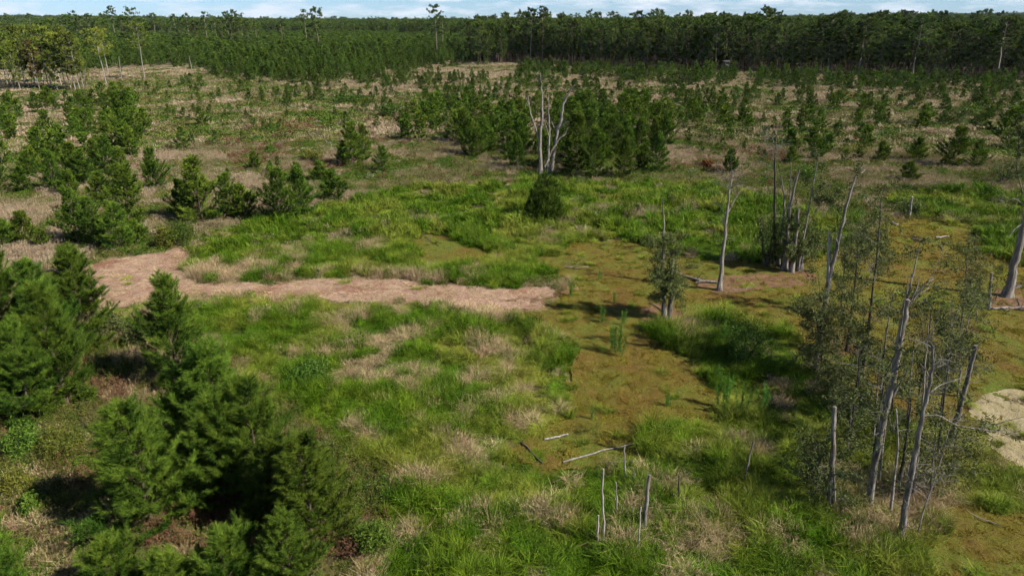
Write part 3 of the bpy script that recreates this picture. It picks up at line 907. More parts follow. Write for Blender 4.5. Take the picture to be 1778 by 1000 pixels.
for kind, name, protos, label in (
        ('lushn', 'tall_grass', PR_LUSH_N, 'tall lush green grass around the drained pond'), ('lushf', 'marsh_grass', PR_LUSH_F, 'bright green marsh grass beyond the mown track'),
        ('dryn', 'straw_grass', PR_DRY_N, 'dry straw coloured grass tufts among the green'), ('dryf', 'broomsedge_grass', PR_DRY_F, 'tan broomsedge grass of the middle meadow'),
        ('dryx', 'far_meadow_grass', PR_DRY_X, 'pinkish tan grass of the far meadow'), ('herbn', 'weed_undergrowth', PR_HERB_N, 'olive weeds and brambles under the near pines'),
        ('herbf', 'forb_undergrowth', PR_HERB_F, 'green and olive forbs of the middle meadow'), ('herbx', 'far_undergrowth', PR_HERB_X, 'low green shrubby cover of the far meadow'),
        ('deadn', 'dead_weeds', PR_DEAD_N, 'dead russet weed stalks with seed heads below the near pines'), ('deadf', 'russet_weeds', PR_DEAD_F, 'patches of russet dead weeds in the meadow'),
        ('white', 'flowering_weeds', PR_WHITE, 'pale flowering weeds sprinkled over the meadow'), ('moss', 'moss_cover', PR_MOSS, 'short brown green moss tufts on the pond bed'),
        ('litter', 'straw_litter', PR_STRAWLIT, 'loose cut straw lying on the mown track')):
    A = [np.concatenate([r[k] for r in acc[kind]]) for k in range(5)]
    print(name, len(A[0]))
    scatter(name, *A, protos, label)


# ------------------------------------------------------------------ trees
def young_pine(H, seed, lod, width=0.30, start=0.02):
    r = np.random.default_rng(seed)
    T, Cw = MB(), MB()
    n = 7
    zz = np.linspace(0, 0.96 * H, n)
    tp = np.stack([np.cumsum(r.normal(size=n) * 0.012 * H), np.cumsum(r.normal(size=n) * 0.012 * H), zz], -1)
    tp[:, :2] -= tp[0, :2]
    tp[0, 2] = -0.1
    tube(T, tp, np.linspace(0.014 * H + 0.01, 0.008, n), 6 if lod == 0 else 4, 0.5)
    P, D, L, S = [], [], [], []
    step = [0.27, 0.33, 0.46][lod] * (H / 5.0) ** 0.5
    z = start * H
    az0 = r.random() * 6.28
    lob = 0.62 + 0.76 * r.random((5, 6))
    while z < 0.95 * H:
        q = z / H
        prof = (1 - q) ** 0.72 * (0.62 + 0.38 * min(1, q / 0.22))
        nb = r.integers(4, 7) if lod < 2 else r.integers(3, 6)
        c = np.array([np.interp(z, zz, tp[:, 0]), np.interp(z, zz, tp[:, 1]), z])
        az0 += 0.7
        for k in range(nb):
            az = az0 + k * 6.283 / nb + r.normal() * 0.3
            if r.random() < (0.10 if lod else 0.03) and q < 0.8:
                continue
            Lb = H * width * prof * (0.62 + 0.6 * r.random()) * lob[min(4, int(q * 5)), int(az / 6.283 * 6) % 6] + 0.10
            el = math.radians(12 + 48 * q + r.normal() * 9)
            out = np.array([math.cos(az), math.sin(az), 0])
            pts = [c]
            for s in range(3):
                e = el + s * 0.20
                pts.append(pts[-1] + (out * math.cos(e) + np.array([0, 0, math.sin(e)])) * Lb / 3 + r.normal(size=3) * 0.02 * Lb)
            pts = np.array(pts)
            if lod < 2:
                tube(T, pts, np.linspace(0.005 + 0.006 * Lb, 0.004, 4), 4 if lod == 0 else 3, 0.5)
            dt = unit(pts[3] - pts[2])
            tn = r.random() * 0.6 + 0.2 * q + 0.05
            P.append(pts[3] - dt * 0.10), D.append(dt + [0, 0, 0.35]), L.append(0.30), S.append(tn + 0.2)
            ns = int(max(1, round(Lb / [0.118, 0.19, 0.26][lod])))
            for s in range(ns):
                f = 0.22 + 0.76 * (s + r.random()) / ns
                b = np.array([np.interp(f * 3, range(4), pts[:, i]) for i in range(3)])
                sd = np.array([-math.sin(az), math.cos(az), 0]) * (1 if s % 2 else -1)
                dd = unit(out * 0.55 + sd * (0.5 + 0.5 * r.random()) + np.array([0, 0, 0.25 + 0.55 * r.random()]))
                ll = (0.22 + 0.28 * Lb * (1 - f * 0.6)) * (0.6 + 0.6 * r.random())
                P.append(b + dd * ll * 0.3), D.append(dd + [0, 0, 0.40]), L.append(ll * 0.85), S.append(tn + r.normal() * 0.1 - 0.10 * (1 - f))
        z += step * (0.8 + 0.4 * r.random())
    for k in range(4 if lod < 2 else 2):
        P.append(tp[-1] - [0, 0, 0.30 + 0.1 * k]), D.append(np.array([0, 0, 1.0]) + r.normal(size=3) * (0.0 if k == 0 else 0.35)), L.append(0.55 if k == 0 else 0.3), S.append(0.8)
    P, D, L, S = np.array(P), np.array(D), np.array(L), np.clip(np.array(S), 0, 1)
    needles(Cw, P, D, L, [78, 28, 12][lod], [0.215, 0.24, 0.36][lod], [0.013, 0.050, 0.135][lod], r, (22, 58), S)
    return T, Cw


def tall_pine(H, seed, c0, rad, nbr, ncl, top=0.5, trunk_r=None, nl=0.62, w=0.15, nn=13, rough=0.3, spread=0.14):
    """mature pine: clear trunk, branches with needle clumps towards their ends"""
    r = np.random.default_rng(seed)
    T, Cw = MB(), MB()
    n = 8
    zz = np.linspace(0, H * 0.97, n)
    tp = np.stack([np.cumsum(r.normal(size=n) * 0.006 * H), np.cumsum(r.normal(size=n) * 0.006 * H), zz], -1)
    tp[:, :2] -= tp[0, :2]
    tp[0, 2] = -0.3
    tr = trunk_r or 0.0095 * H
    tube(T, tp, np.linspace(tr, tr * 0.25, n), 6, 0.5)
    P, D, S = [], [], []
    lob = r.random(8)
    for k in range(nbr):
        q = (k + r.random()) / nbr
        z = H * (c0 + (0.985 - c0) * q)
        prof = math.sin(math.pi * min(1, (q * (1 - top * 0.35) + 0.10))) ** 0.7 if top < 0.8 else (0.35 + 0.65 * math.sin(math.pi * min(0.96, q * 0.75 + 0.2)))
        az = k * 2.39996 + r.normal() * 0.3
        Lb = rad * prof * (1 - rough + 2 * rough * lob[int((az % 6.283) / 6.283 * 8) % 8]) * (0.7 + 0.5 * r.random())
        el = math.radians(-5 + 50 * q + r.normal() * 10)
        c = np.array([np.interp(z, zz, tp[:, 0]), np.interp(z, zz, tp[:, 1]), z])
        d = np.array([math.cos(az) * math.cos(el), math.sin(az) * math.cos(el), math.sin(el)])
        e = c + d * Lb
        tube(T, [c, (c + e) / 2 + r.normal(size=3) * 0.08 * Lb - [0, 0, 0.04 * Lb], e], [tr * 0.28, tr * 0.18, 0.02], 3, 0.5)
        tn = r.random()
        for j in range(ncl):
            f = 0.35 + 0.68 * math.sqrt(r.random())
            P.append(c + d * Lb * f + r.normal(size=3) * spread * np.array([rad, rad, rad * 0.6]) * (0.5 + 0.5 * f))
            D.append(d * 0.5 + np.array([0, 0, 0.7]) + r.normal(size=3) * 0.3)
            S.append(0.6 * tn + 0.4 * r.random())
    needles(Cw, np.array(P), np.array(D), 0.35, nn, nl, w, r, (15, 95), np.array(S))
    return T, Cw


def two(T, Cw, name, tm, cm):
    return T.mesh(name + '_trunk', tm, True), Cw.mesh(name + '_crown', cm)


def one(T, Cw, name, tm, cm):
    return MB().join(T, 0).join(Cw, 1).mesh(name, [tm, cm])


YP = {lod: [two(*young_pine(h, 50 + lod * 10 + k, lod, w_, s_), 'young_pine', M['bark_pine'], M['needle' if lod < 2 else 'needle'])
            for k, (h, w_, s_) in enumerate([(5.2, 0.40, 0.02), (5.0, 0.45, 0.015), (4.8, 0.38, 0.03), (2.8, 0.47, 0.02), (2.6, 0.43, 0.02)])] for lod in range(3)}
YP_H = [5.2, 5.0, 4.8, 2.8, 2.6]
YPJ = [one(*young_pine(h, 150 + k, 2, w_, s_), 'stand_pine', M['bark_pine'], M['needle_far']) for k, (h, w_, s_) in enumerate([(5.2, 0.35, 0.03), (5.0, 0.38, 0.02), (4.8, 0.33, 0.04), (3.0, 0.38, 0.03)])]

# --- the young pines: (x, foot y, top y, label) of those that stand out
HAND = [
    (150, 612, 440, 'dark young pine beside the turning area of the mown track, top overlapping it'),
    (95, 655, 462, 'young pine in the near clump at the left edge, just left of the track-side one'),
    (30, 660, 432, 'tall young pine at the back of the near left edge clump'),
    (-35, 650, 440, 'young pine cut by the left edge behind the near clump'),
    (118, 705, 505, 'bushy bright young pine in front of the near left clump'),
    (62, 735, 565, 'light green young pine with upright shoots, lowest of the near left clump'),
    (-20, 735, 560, 'young pine cut by the left edge in front of the near clump'),
    (312, 668, 480, 'slender young pine standing alone against the mown track and bright grass'),
    (398, 805, 606, 'tallest pointed pine at the back of the large near clump'),
    (338, 795, 640, 'pine directly in front of the slender lone one, back left of the large near clump'),
    (455, 870, 668, 'bright right flank pine of the large near clump'),
    (268, 915, 700, 'broad pine casting a dark shadow to its left, front left of the large near clump'),
    (392, 885, 700, 'dark central pine with bare lower trunk in the large near clump'),
    (545, 955, 765, 'wide soft pine at the front right of the large near clump'),
    (475, 930, 765, 'pine between the dark central one and the front right one'),
    (215, 1062, 945, 'small pine at the bottom edge, leftmost of the bottom row'),
    (410, 1075, 940, 'small pine at the bottom edge, middle of the bottom row'),
    (512, 1068, 905, 'largest small pine of the bottom row below the front right pine'),
    (320, 1085, 968, 'smallest pine of the bottom row beside the russet stalks'),
    (-6, 1020, 878, 'young pine peeking in at the lower left corner'),
    (5, 1090, 930, 'young pine in the bottom left corner below the peeking one'),
    (125, 478, 428, 'small pine at the left end of the mown track'),
    (50, 425, 372, 'yellowish small pine in dry grass left of the mown track'),
    (78, 432, 400, 'low yellowish pine right of the other yellowish one'),
    (15, 432, 385, 'small yellow green pine at the left edge behind the near clump'),
    (140, 425, 330, 'pine at the front of the left stand, leftmost of its front row'),
    (175, 430, 345, 'pine in the middle of the front row of the left stand'),
    (215, 435, 350, 'dark pine at the right end of the front row of the left stand'),
    (225, 395, 290, 'tall pine behind the right end of the left stand front row'),
    (240, 425, 385, 'small pine between the left stand and the rounded shrub'),
    (318, 380, 315, 'small pine at the left end of the row behind the rounded shrub'),
    (352, 388, 275, 'tall dark pine behind the rounded shrub'),
    (398, 380, 305, 'open pine right of the tall dark one behind the rounded shrub'),
    (425, 382, 325, 'small pine in the middle of the row behind the rounded shrub'),
    (488, 388, 295, 'leafy dark pine near the right end of the row at the grass edge'),
    (520, 378, 290, 'slender pine at the right end of the row at the grass edge'),
    (578, 352, 300, 'single small pine in dry grass right of the row'),
    (265, 312, 275, 'small dark pine right of the left stand'),
    (318, 262, 220, 'dark pointed pine in open meadow right of the left stand'),
    (215, 220, 160, 'tall narrow pine at the back right corner of the left stand'),
    (352, 222, 185, 'lone small pine in the olive meadow'),
    (612, 292, 215, 'large leafy pine left of the central stand'),
    (635, 268, 215, 'pine just right of the large leafy one left of the central stand'),
    (665, 300, 255, 'small pine in front of the left side of the central stand'),
    (1138, 300, 235, 'dark pine at the right front corner of the central stand'),
    (1080, 310, 240, 'light pine at the front of the central stand, left of its right corner'),
    (1030, 310, 225, 'pine of the central stand right of the grey snag'),
    (1000, 300, 200, 'tall pine of the central stand close behind the grey snag'),
    (1265, 302, 262, 'bright small pine between the red shrub and the bare twig crown'),
    (1575, 318, 284, 'small round pine in dry grass above the leafy snag tops'),
    (1588, 282, 243, 'dark pine left of the dense right meadow pair'),
    (1650, 292, 222, 'broad dark pine, left of the dense right meadow pair'),
    (1694, 294, 245, 'bright dense pine, right of the dense right meadow pair'),
    (1505, 254, 220, 'dark small pine alone in the right meadow'),
    (1745, 262, 190, 'tall pine near the right edge behind the dense pair'),
    (1700, 232, 195, 'pine behind the dense right meadow pair'),
    (1600, 225, 195, 'pine left of the tall ones at the right edge'),
]
ZONES = [
    ('dense stand at left edge', [(-30, 195), (60, 188), (150, 178), (205, 168), (245, 200), (280, 250), (290, 300), (265, 370), (215, 395), (150, 350), (100, 335), (-30, 340)], 92, (3.0, 5.4), 2.0),
    ('central stand behind grey snag', [(690, 215), (790, 175), (900, 195), (1100, 190), (1172, 215), (1165, 285), (1100, 302), (960, 300), (820, 300), (780, 262), (700, 248)], 165, (3.0, 5.8), 1.95),
    ('left of the central stand', [(575, 200), (690, 175), (700, 240), (650, 300), (590, 290)], 14, (2.2, 3.8), 2.5),
    ('olive meadow left of centre', [(230, 150), (400, 165), (580, 190), (540, 230), (420, 262), (300, 262)], 44, (1.6, 3.2), 3.0),
    ('before the thick plantation left of centre', [(300, 140), (380, 158), (480, 165), (620, 160), (640, 178), (520, 188), (400, 178), (320, 160)], 34, (2.4, 4.2), 2.6),
    ('pink grass behind central stand', [(620, 130), (900, 140), (1150, 150), (1150, 190), (900, 190), (640, 188)], 185, (2.2, 4.4), 2.2),
    ('right meadow below dark forest', [(1150, 165), (1778, 165), (1790, 215), (1500, 232), (1180, 240)], 190, (2.0, 4.6), 2.2),
    ('right meadow among green scrub', [(1180, 235), (1500, 240), (1560, 280), (1400, 290), (1190, 270)], 34, (1.6, 3.0), 3.0),
    ('meadow behind the rounded shrub row', [(280, 300), (330, 290), (480, 290), (560, 300), (560, 330), (480, 320), (300, 330)], 7, (1.6, 2.6), 2.5),
    ('along foot of dark forest', [(900, 118), (1250, 131), (1500, 139), (1790, 147), (1790, 168), (1500, 160), (1150, 150), (900, 140)], 330, (3.2, 5.4), 2.1),
]
rg = np.random.default_rng(77)
pines = []                                                   # (x, y, height, hand label or None, zone)
for (hx, fy, ty, lab) in HAND:
    p = G(hx, fy)
    top = at(hx, ty, p[1])[2]
    pines.append((p[0], p[1], max(top, 1.0), lab, None))
for zi, (zn, poly, n, hr, md) in enumerate(ZONES):
    P = np.array([G(a, c) for a, c in poly])
    got, tries = 0, 0
    while got < n and tries < 9000:
        tries += 1
        x, y = P[:, 0].min() + np.ptp(P[:, 0]) * rg.random(), P[:, 1].min() + np.ptp(P[:, 1]) * rg.random()
        a, c = proj(x, y)
        if not pip(np.array([a]), np.array([c]), poly)[0] or (zi > 1 and fbm(x, y, 14, 60) < 0.34):
            continue
        if any((x - q[0]) ** 2 + (y - q[1]) ** 2 < md * md for q in pines):
            continue
        pines.append((x, y, hr[0] + (hr[1] - hr[0]) * rg.random() ** 1.2, None, zi))
        got += 1
pines.sort(key=lambda q: (q[3] is None, -q[2] / q[1]))
LIMIT = 296
single, rest = pines[:LIMIT], pines[LIMIT:]
# rows inside each zone, so that every pine can be pointed at
rows = {}
for q in single:
    if q[3] is None:
        rows.setdefault(q[4], []).append(q)
labels = {}
for zi, L in rows.items():
    L = sorted(L, key=lambda q: q[1])
    nrow = max(1, math.ceil(len(L) / 11))
    per = math.ceil(len(L) / nrow)
    for k in range(nrow):
        row = sorted(L[k * per:(k + 1) * per], key=lambda q: q[0] / q[1])
        for j, q in enumerate(row):
            rw = '' if nrow == 1 else (' of front row' if k == 0 else ' of %s row' % nth(k + 1))
            labels[id(q)] = '%s young pine from left%s, %s' % (nth(j + 1), rw, ZONES[zi][0])
for q in single:
    x, y, h, lab, zi = q
    d = math.hypot(x, y)
    lod = 0 if d < 52 else (1 if d < 120 else 2)
    v = rg.integers(0, 3) if h > 3.6 else rg.integers(3, 5)
    s = h / YP_H[v]
    t = thing('young_pine', lab or labels[id(q)], 'pine', (x, y, float(gz(x, y))), rg.random() * 6.28, 'young pines of the clearing', (s * rg.uniform(0.92, 1.12), s * rg.uniform(0.92, 1.12), s), (rg.normal() * 0.03, rg.normal() * 0.03))
    part('trunk', YP[lod][v][0], t)
    part('crown', YP[lod][v][1], t)

# --- the dense young plantation beyond (uncountable)
r = np.random.default_rng(5)
PLANT = [(-40, 98), (150, 132), (250, 120), (340, 124), (380, 146), (450, 158), (560, 156), (650, 146), (760, 122), (880, 112)]
PF = np.array([G(a, c) for a, c in PLANT])
xs, ys = np.meshgrid(np.arange(-520, 60, 3.8), np.arange(190, 760, 3.8))
x = xs.ravel() + r.normal(size=xs.size) * 0.9
y = ys.ravel() + r.normal(size=xs.size) * 0.9
ang = x / y
fy_ = np.interp(ang, PF[:, 0] / PF[:, 1], PF[:, 1])
px, py = proj(x, y)
k = (y > fy_ + 45 * (fbm(x, y, 26, 7) - 0.5)) & (px > -60) & (px < 905 + 0 * px) & ~((x > -14) & (y > 345))
x, y = x[k], y[k]
dens = np.clip((y - fy_[k]) / 75 + 0.6 * (fbm(x, y, 16, 17) - 0.4), 0.12, 1)
k2 = r.random(len(x)) < dens * 0.92
x, y, fr = x[k2], y[k2], (y - fy_[k])[k2]
h = (3.9 + 3.7 * np.clip(fr / 120, 0, 1)) * (0.7 + 0.55 * r.random(len(x)))
s = h / 5.0
x = np.append(x, [q[0] for q in rest])
y = np.append(y, [q[1] for q in rest])
s = np.append(s, [q[2] / 5.0 for q in rest])
n = len(x)
print('plantation', n)
scatter('young_pine_plantation', np.stack([x, y, gz(x, y)], -1), np.stack([0 * x, 0 * x, r.random(n) * 6.28], -1), np.stack([s * 1.08, s * 1.08, s], -1),
        r.integers(0, 3, n), 0 * x, YPJ, 'dense plantation of young pines left of centre below the horizon')

# --- dark mature plantation on the right: front trees singly, the mass behind as one wood
TP_A = [tall_pine(18.5, 200 + k, 0.25 + 0.05 * (k % 3), 3.6, 30, 8, 0.5, nl=0.75, w=0.30, nn=11, spread=0.10) for k in range(5)]
TPM = [two(*a, 'forest_pine', M['bark_pine'], M['needle_old']) for a in TP_A]
TPJ = [one(*a, 'wood_pine', M['bark_pine'], M['needle_old']) for a in TP_A]
sect = [('left of the pale pair', 870, 1000), ('right of the pale pair', 1000, 1245), ('just right of the hunting stand', 1245, 1420),
        ('near the crooked flat topped pine', 1420, 1600), ('towards the right edge', 1600, 1840)]
front = []
L = np.concatenate([[0], np.cumsum(np.hypot(*np.diff(FF[:-1], axis=0).T))])
for row in range(2):
    for s_ in np.arange(0, L[-1] + 60, 5.4 if row == 0 else 4.8):
        bx = np.interp(s_, L, FF[:-1, 0]) if s_ <= L[-1] else FF[-2, 0] + (s_ - L[-1]) * 0.9
        by = np.interp(bx, FF[:, 0], FF[:, 1])
        front.append((bx + r.normal() * 0.9, by + 2 + row * 4.5 + abs(r.normal()) * 1.6, row))
cnt = {}
for (x, y, row) in sorted(front, key=lambda q: q[0] / q[1]):
    px, py = proj(x, y)
    for sn, a0, a1 in sect:
        if a0 <= px < a1:
            cnt[(sn, row)] = cnt.get((sn, row), 0) + 1
            lab = '%s pine from left, %s of dark forest, %s' % (nth(cnt[(sn, row)]), 'front edge' if row == 0 else 'second row', sn)
            v = r.integers(0, 5)
            t = thing('forest_pine', lab, 'pine', (x, y, float(gz(x, y))), r.random() * 6.28, 'pines along the dark forest edge', r.uniform(0.62, 1.08))
            part('trunk', TPM[v][0], t)
            part('crown', TPM[v][1], t)
            break


def wood(name, x, y, hmin, hmax, protos, base, label, seed, wide=1.0):
    r = np.random.default_rng(seed)
    n = len(x)
    s = (hmin + (hmax - hmin) * np.clip(0.75 * r.random(n) + 0.7 * (fbm(x, y, 90, 70) - 0.25), 0, 1.2)) / base
    s = s * np.where(r.random(n) < 0.05, 1.22, 1.0)
    print(name, n)
    return scatter(name, np.stack([x, y, gz(x, y)], -1), np.stack([r.normal(size=n) * 0.02, r.normal(size=n) * 0.02, r.random(n) * 6.28], -1), np.stack([s * wide, s * wide, s], -1),
                   r.integers(0, len(protos), n), 0 * x, protos, label)


xs, ys = np.meshgrid(np.arange(-20, 760, 5.0), np.arange(240, 820, 5.0))
x = xs.ravel() + r.normal(size=xs.size) * 1.1
y = ys.ravel() + r.normal(size=xs.size) * 1.1
px, py = proj(x, y)
k = (y > np.interp(x, FF[:, 0], FF[:, 1], left=1e9) + 9) & (px < 1860) & (px > 870 - (y - 350) * 0.03)
edge_x = [q for q in zip(-6 + 16 * (r.random(46) - 0.8), 322 + 90 * r.random(46))] + [q for q in zip(-28 + 24 * r.random(26), 372 + 90 * r.random(26))]
x = np.append(x[k], [q[0] for q in edge_x])
y = np.append(y[k], [q[1] for q in edge_x])
k = np.ones(len(x), bool)
wood('pine_wood', x[k], y[k], 11.0, 20.2, TPJ, 18.5, 'mass of dark mature pines behind the forest edge', 8)

# far woods to the horizon: coarser trees, a few together
FARP = []
for k in range(4):
    B = MB()
    rr = np.random.default_rng(400 + k)
    for j in range(7):
        T, Cw = tall_pine(17 * rr.uniform(0.88, 1.08), 420 + k * 10 + j, 0.35, 2.9, 18, 3, 0.5, nl=1.15, w=0.5, nn=8)
        ox, oy = rr.uniform(-6, 6, 2)
        for src, m in ((T, 0), (Cw, 1)):
            for V, F, tt in zip(src.V, src.F, src.T):
                V += np.array([ox, oy, 0])
            B.join(src, m)
    FARP.append(B.mesh('far_wood_pines', [M['bark_pine'], M['needle_far' if k < 3 else 'needle_old']]))


def far_grid(y0, y1, cell, seed):
    r = np.random.default_rng(seed)
    X_, Y_ = np.meshgrid(np.arange(-y1 * 0.85, y1 * 0.85, cell), np.arange(y0, y1, cell))
    X_ = X_.ravel() + r.normal(size=X_.size) * cell * 0.25
    Y_ = Y_.ravel() + r.normal(size=Y_.size) * cell * 0.25
    px, py = proj(X_, Y_)
    k = (px > -60) & (px < 1850)
    return X_[k], Y_[k], px[k]


x1_, y1_, p1_ = far_grid(640, 1500, 10.5, 1)
k = ~((p1_ > 850) & (y1_ < 815)) & ~((p1_ < 700) & (y1_ < 745)) & ~((p1_ >= 700) & (p1_ < 850) & (y1_ < 660))
x2_, y2_, p2_ = far_grid(1500, 3600, 24, 2)
x, y = np.append(x1_[k], x2_), np.append(y1_[k], y2_)
wood('horizon_forest', x, y, 11.0, 18.0, FARP, 17.5, 'pine forest running to the horizon', 9)

# --- tall single pines standing above the rest: (x, foot y, top y)
LONE_A = [tall_pine(25, 300 + k, 0.55 + 0.03 * k, 3.9 - 0.25 * (k % 3), 20, 9, 0.9, 0.24, 0.8, 0.32, 15, 0.42) for k in range(5)]
LONE = [two(*a, 'tall_pine', M['bark_tall'], M['needle_old']) for i, a in enumerate(LONE_A)]
TALL = [(760, 106, 13, 'tallest lone pine with a small rounded crown above the plantation, centre'), (768, 100, 33, 'shorter pine close behind the tallest lone centre pine'),
        (922, 112, 17, 'left pine of the tall pale trunked pair at the forest corner'), (942, 112, 17, 'right pine of the tall pale trunked pair at the forest corner'),
        (988, 113, 40, 'pale straight trunk right of the tall pair at the forest edge'), (535, 98, 21, 'left pine of the tall close pair left of centre'),
        (558, 101, 16, 'right, taller pine of the tall close pair left of centre'), (493, 94, 38, 'thin pine left of the tall close pair'),
        (204, 84, 15, 'pine with a small round head, tallest of the left group'), (238, 88, 17, 'broad headed tall pine right of the round headed one'),
        (140, 80, 22, 'broad dark pine left of the round headed one'), (165, 82, 26, 'dark pine between the broad dark one and the round headed one'),
        (115, 78, 30, 'dark pine at the left end of the tall left group'), (310, 82, 28, 'left pine of the middle cluster of the left skyline'),
        (332, 84, 27, 'second pine of the middle cluster of the left skyline'), (362, 86, 24, 'tall pine left of the dense skyline clump'),
        (378, 84, 30, 'leaning pine beside the tall one left of the dense skyline clump'), (400, 84, 22, 'left pine of the dense skyline clump'),
        (412, 85, 21, 'middle pine of the dense skyline clump'), (424, 84, 27, 'right pine of the dense skyline clump'),
        (448, 90, 40, 'pine with drooping trunk right of the dense skyline clump'), (272, 78, 25, 'small headed far pine on the left skyline'),
        (60, 70, 25, 'far dark pine above the cypress grove'), (20, 68, 26, 'far dark pine at the left edge above the cypress grove'),
        (1243, 126, 33, 'tall pine with pale trunk left of the hunting stand'), (1234, 124, 45, 'second pale trunk left of the hunting stand'),
        (1437, 131, 28, 'tall flat topped pine at the middle of the dark forest edge'), (1490, 133, 30, 'pine with a pale bare trunk right of the flat topped one'),
        (1583, 137, 27, 'crooked flat topped pine with a long pale trunk at the forest edge'), (1625, 136, 95, None), (1730, 142, 34, 'open pine with bare trunk near the right end of the forest edge')]
for i, (tx, fy, ty, lab) in enumerate(TALL):
    if lab is None:
        continue
    p = G(tx, fy)
    h = at(tx, ty, p[1])[2]
    v = i % 5 if tx < 1000 else [1, 3][i % 2]
    wd = 1.0 if tx < 1200 else 1.25
    t = thing('tall_pine', lab, 'pine', (p[0], p[1], 0), r.random() * 6.28, 'tall pines standing above the rest', (h / 25 * wd, h / 25 * wd, h / 25))
    part('trunk', LONE[v][0], t)
    part('crown', LONE[v][1], t)
DEEP = [(100, 86, 34), (128, 90, 28), (150, 92, 32), (176, 92, 34), (190, 90, 26), (222, 92, 30), (250, 92, 34), (84, 84, 40), (300, 90, 38), (322, 92, 33), (346, 94, 38), (390, 92, 32), (406, 95, 30), (418, 93, 33), (434, 94, 38), (546, 100, 42)]
for j, (tx, fy, ty) in enumerate(sorted(DEEP)):
    p = G(tx, fy)
    h = at(tx, ty, p[1])[2]
    v = j % 5
    t = thing('skyline_pine', '%s from left of the deep crowned dark pines on the left skyline' % nth(j + 1), 'pine', (p[0], p[1], 0), r.random() * 6.28, 'dark pines of the left skyline', (h / 18.5 * 1.15, h / 18.5 * 1.15, h / 18.5))
    part('trunk', TPM[v][0], t)
    part('crown', TPM[v][1], t)
B = MB()
p = G(1618, 136)
tube(B, [(0, 0, -0.2), (0.1, 0, 4), (0.45, 0, 8.0)], [0.22, 0.2, 0.12], 6, 0.5, 0.2, r)
t = thing('dead_trunk', 'bare pale broken trunk against the dark forest right of the crooked pine', 'dead tree', (p[0], p[1], 0))
part('trunk', B.mesh('dead_trunk', M['bark_cypress'], True), t)

# --- cypress grove at the left edge, pale trunks
def cypress(H, seed, c0=0.42, rad=2.6, nbr=34, ncl=7):
    return tall_pine(H, seed, c0, rad, nbr, ncl, 0.5, 0.15, 0.62, 0.20, 14, 0.45)


CY_A = [cypress(15, 500 + k, 0.28 + 0.10 * (k % 3), 2.1 + 0.3 * (k % 2)) for k in range(5)]
CYM = [two(*a, 'cypress', M['bark_cypress'], M['cypress_dark' if i in (1, 3) else 'cypress']) for i, a in enumerate(CY_A)]
CYB = [two(*a, 'cypress', M['bark_cypress'], M['cypress_brown']) for a in CY_A[:1]]
CYT = two(*tall_pine(15, 520, 0.58, 2.9, 20, 8, 0.9, 0.15, 0.62, 0.20, 14, 0.4), 'cypress', M['bark_cypress'], M['cypress'])
grove = [(-14, 158, 48), (6, 156, 60), (14, 150, 40), (28, 157, 62), (36, 160, 85), (44, 150, 50), (52, 158, 75), (62, 155, 66), (70, 159, 72, 1), (78, 152, 52), (86, 158, 50),
         (92, 155, 62), (100, 159, 90), (108, 152, 50), (116, 158, 62), (124, 156, 50), (132, 159, 52), (140, 160, 64), (146, 157, 70), (20, 146, 45), (64, 146, 48), (98, 146, 55), (128, 146, 60), (154, 156, 100)]
for j, g in enumerate(sorted(grove)):
    p = G(g[0], g[1])
    h = at(g[0], g[2], p[1])[2]
    t = thing('cypress_tree', '%s trunk from the left in the pale trunked cypress grove at the left edge' % nth(j + 1), 'cypress', (p[0], p[1], float(gz(*p))), r.random() * 6.28, 'cypress grove at the left edge', h / 15, (r.normal() * 0.03, r.normal() * 0.03))
    me = CYB[0] if len(g) > 3 else CYM[j % 5]
    part('trunk', me[0], t)
    part('crown', me[1], t)
for (cx, fy, ty, lab) in [(187, 152, 55, 'lone cypress with bare pale trunk just right of the grove'), (190, 132, 62, 'thinner cypress close behind the lone one right of the grove'),
                          (251, 141, 46, 'tallest lone cypress with long bare trunk and yellow green crown')]:
    p = G(cx, fy)
    h = at(cx, ty, p[1])[2]
    t = thing('cypress_tree', lab, 'cypress', (p[0], p[1], float(gz(*p))), r.random() * 6.28, 'lone cypresses right of the grove', (h / 15 * 1.15, h / 15 * 1.15, h / 15))
    part('trunk', CYT[0], t)
    part('crown', CYT[1], t)
for (cx, fy, ty, lab) in [(212, 143, 98, 'bare dead trunk between the two lone cypresses'), (334, 126, 98, 'thin bare dead trunk at the plantation edge'), (265, 95, 72, 'broken pale trunk right of the tallest lone cypress')]:
    p = G(cx, fy)
    q = at(cx - 6, ty, p[1])
    B = MB()
    tube(B, [(0, 0, -0.2), ((q[0] - p[0]) * 0.4, 0.1, q[2] * 0.5), (q[0] - p[0], 0, q[2])], [0.16, 0.13, 0.06], 6, 0.5, 0.2, r)
    t = thing('dead_trunk', lab, 'dead tree', (p[0], p[1], float(gz(*p))))
    part('trunk', B.mesh('dead_trunk', M['bark_cypress'], True), t)


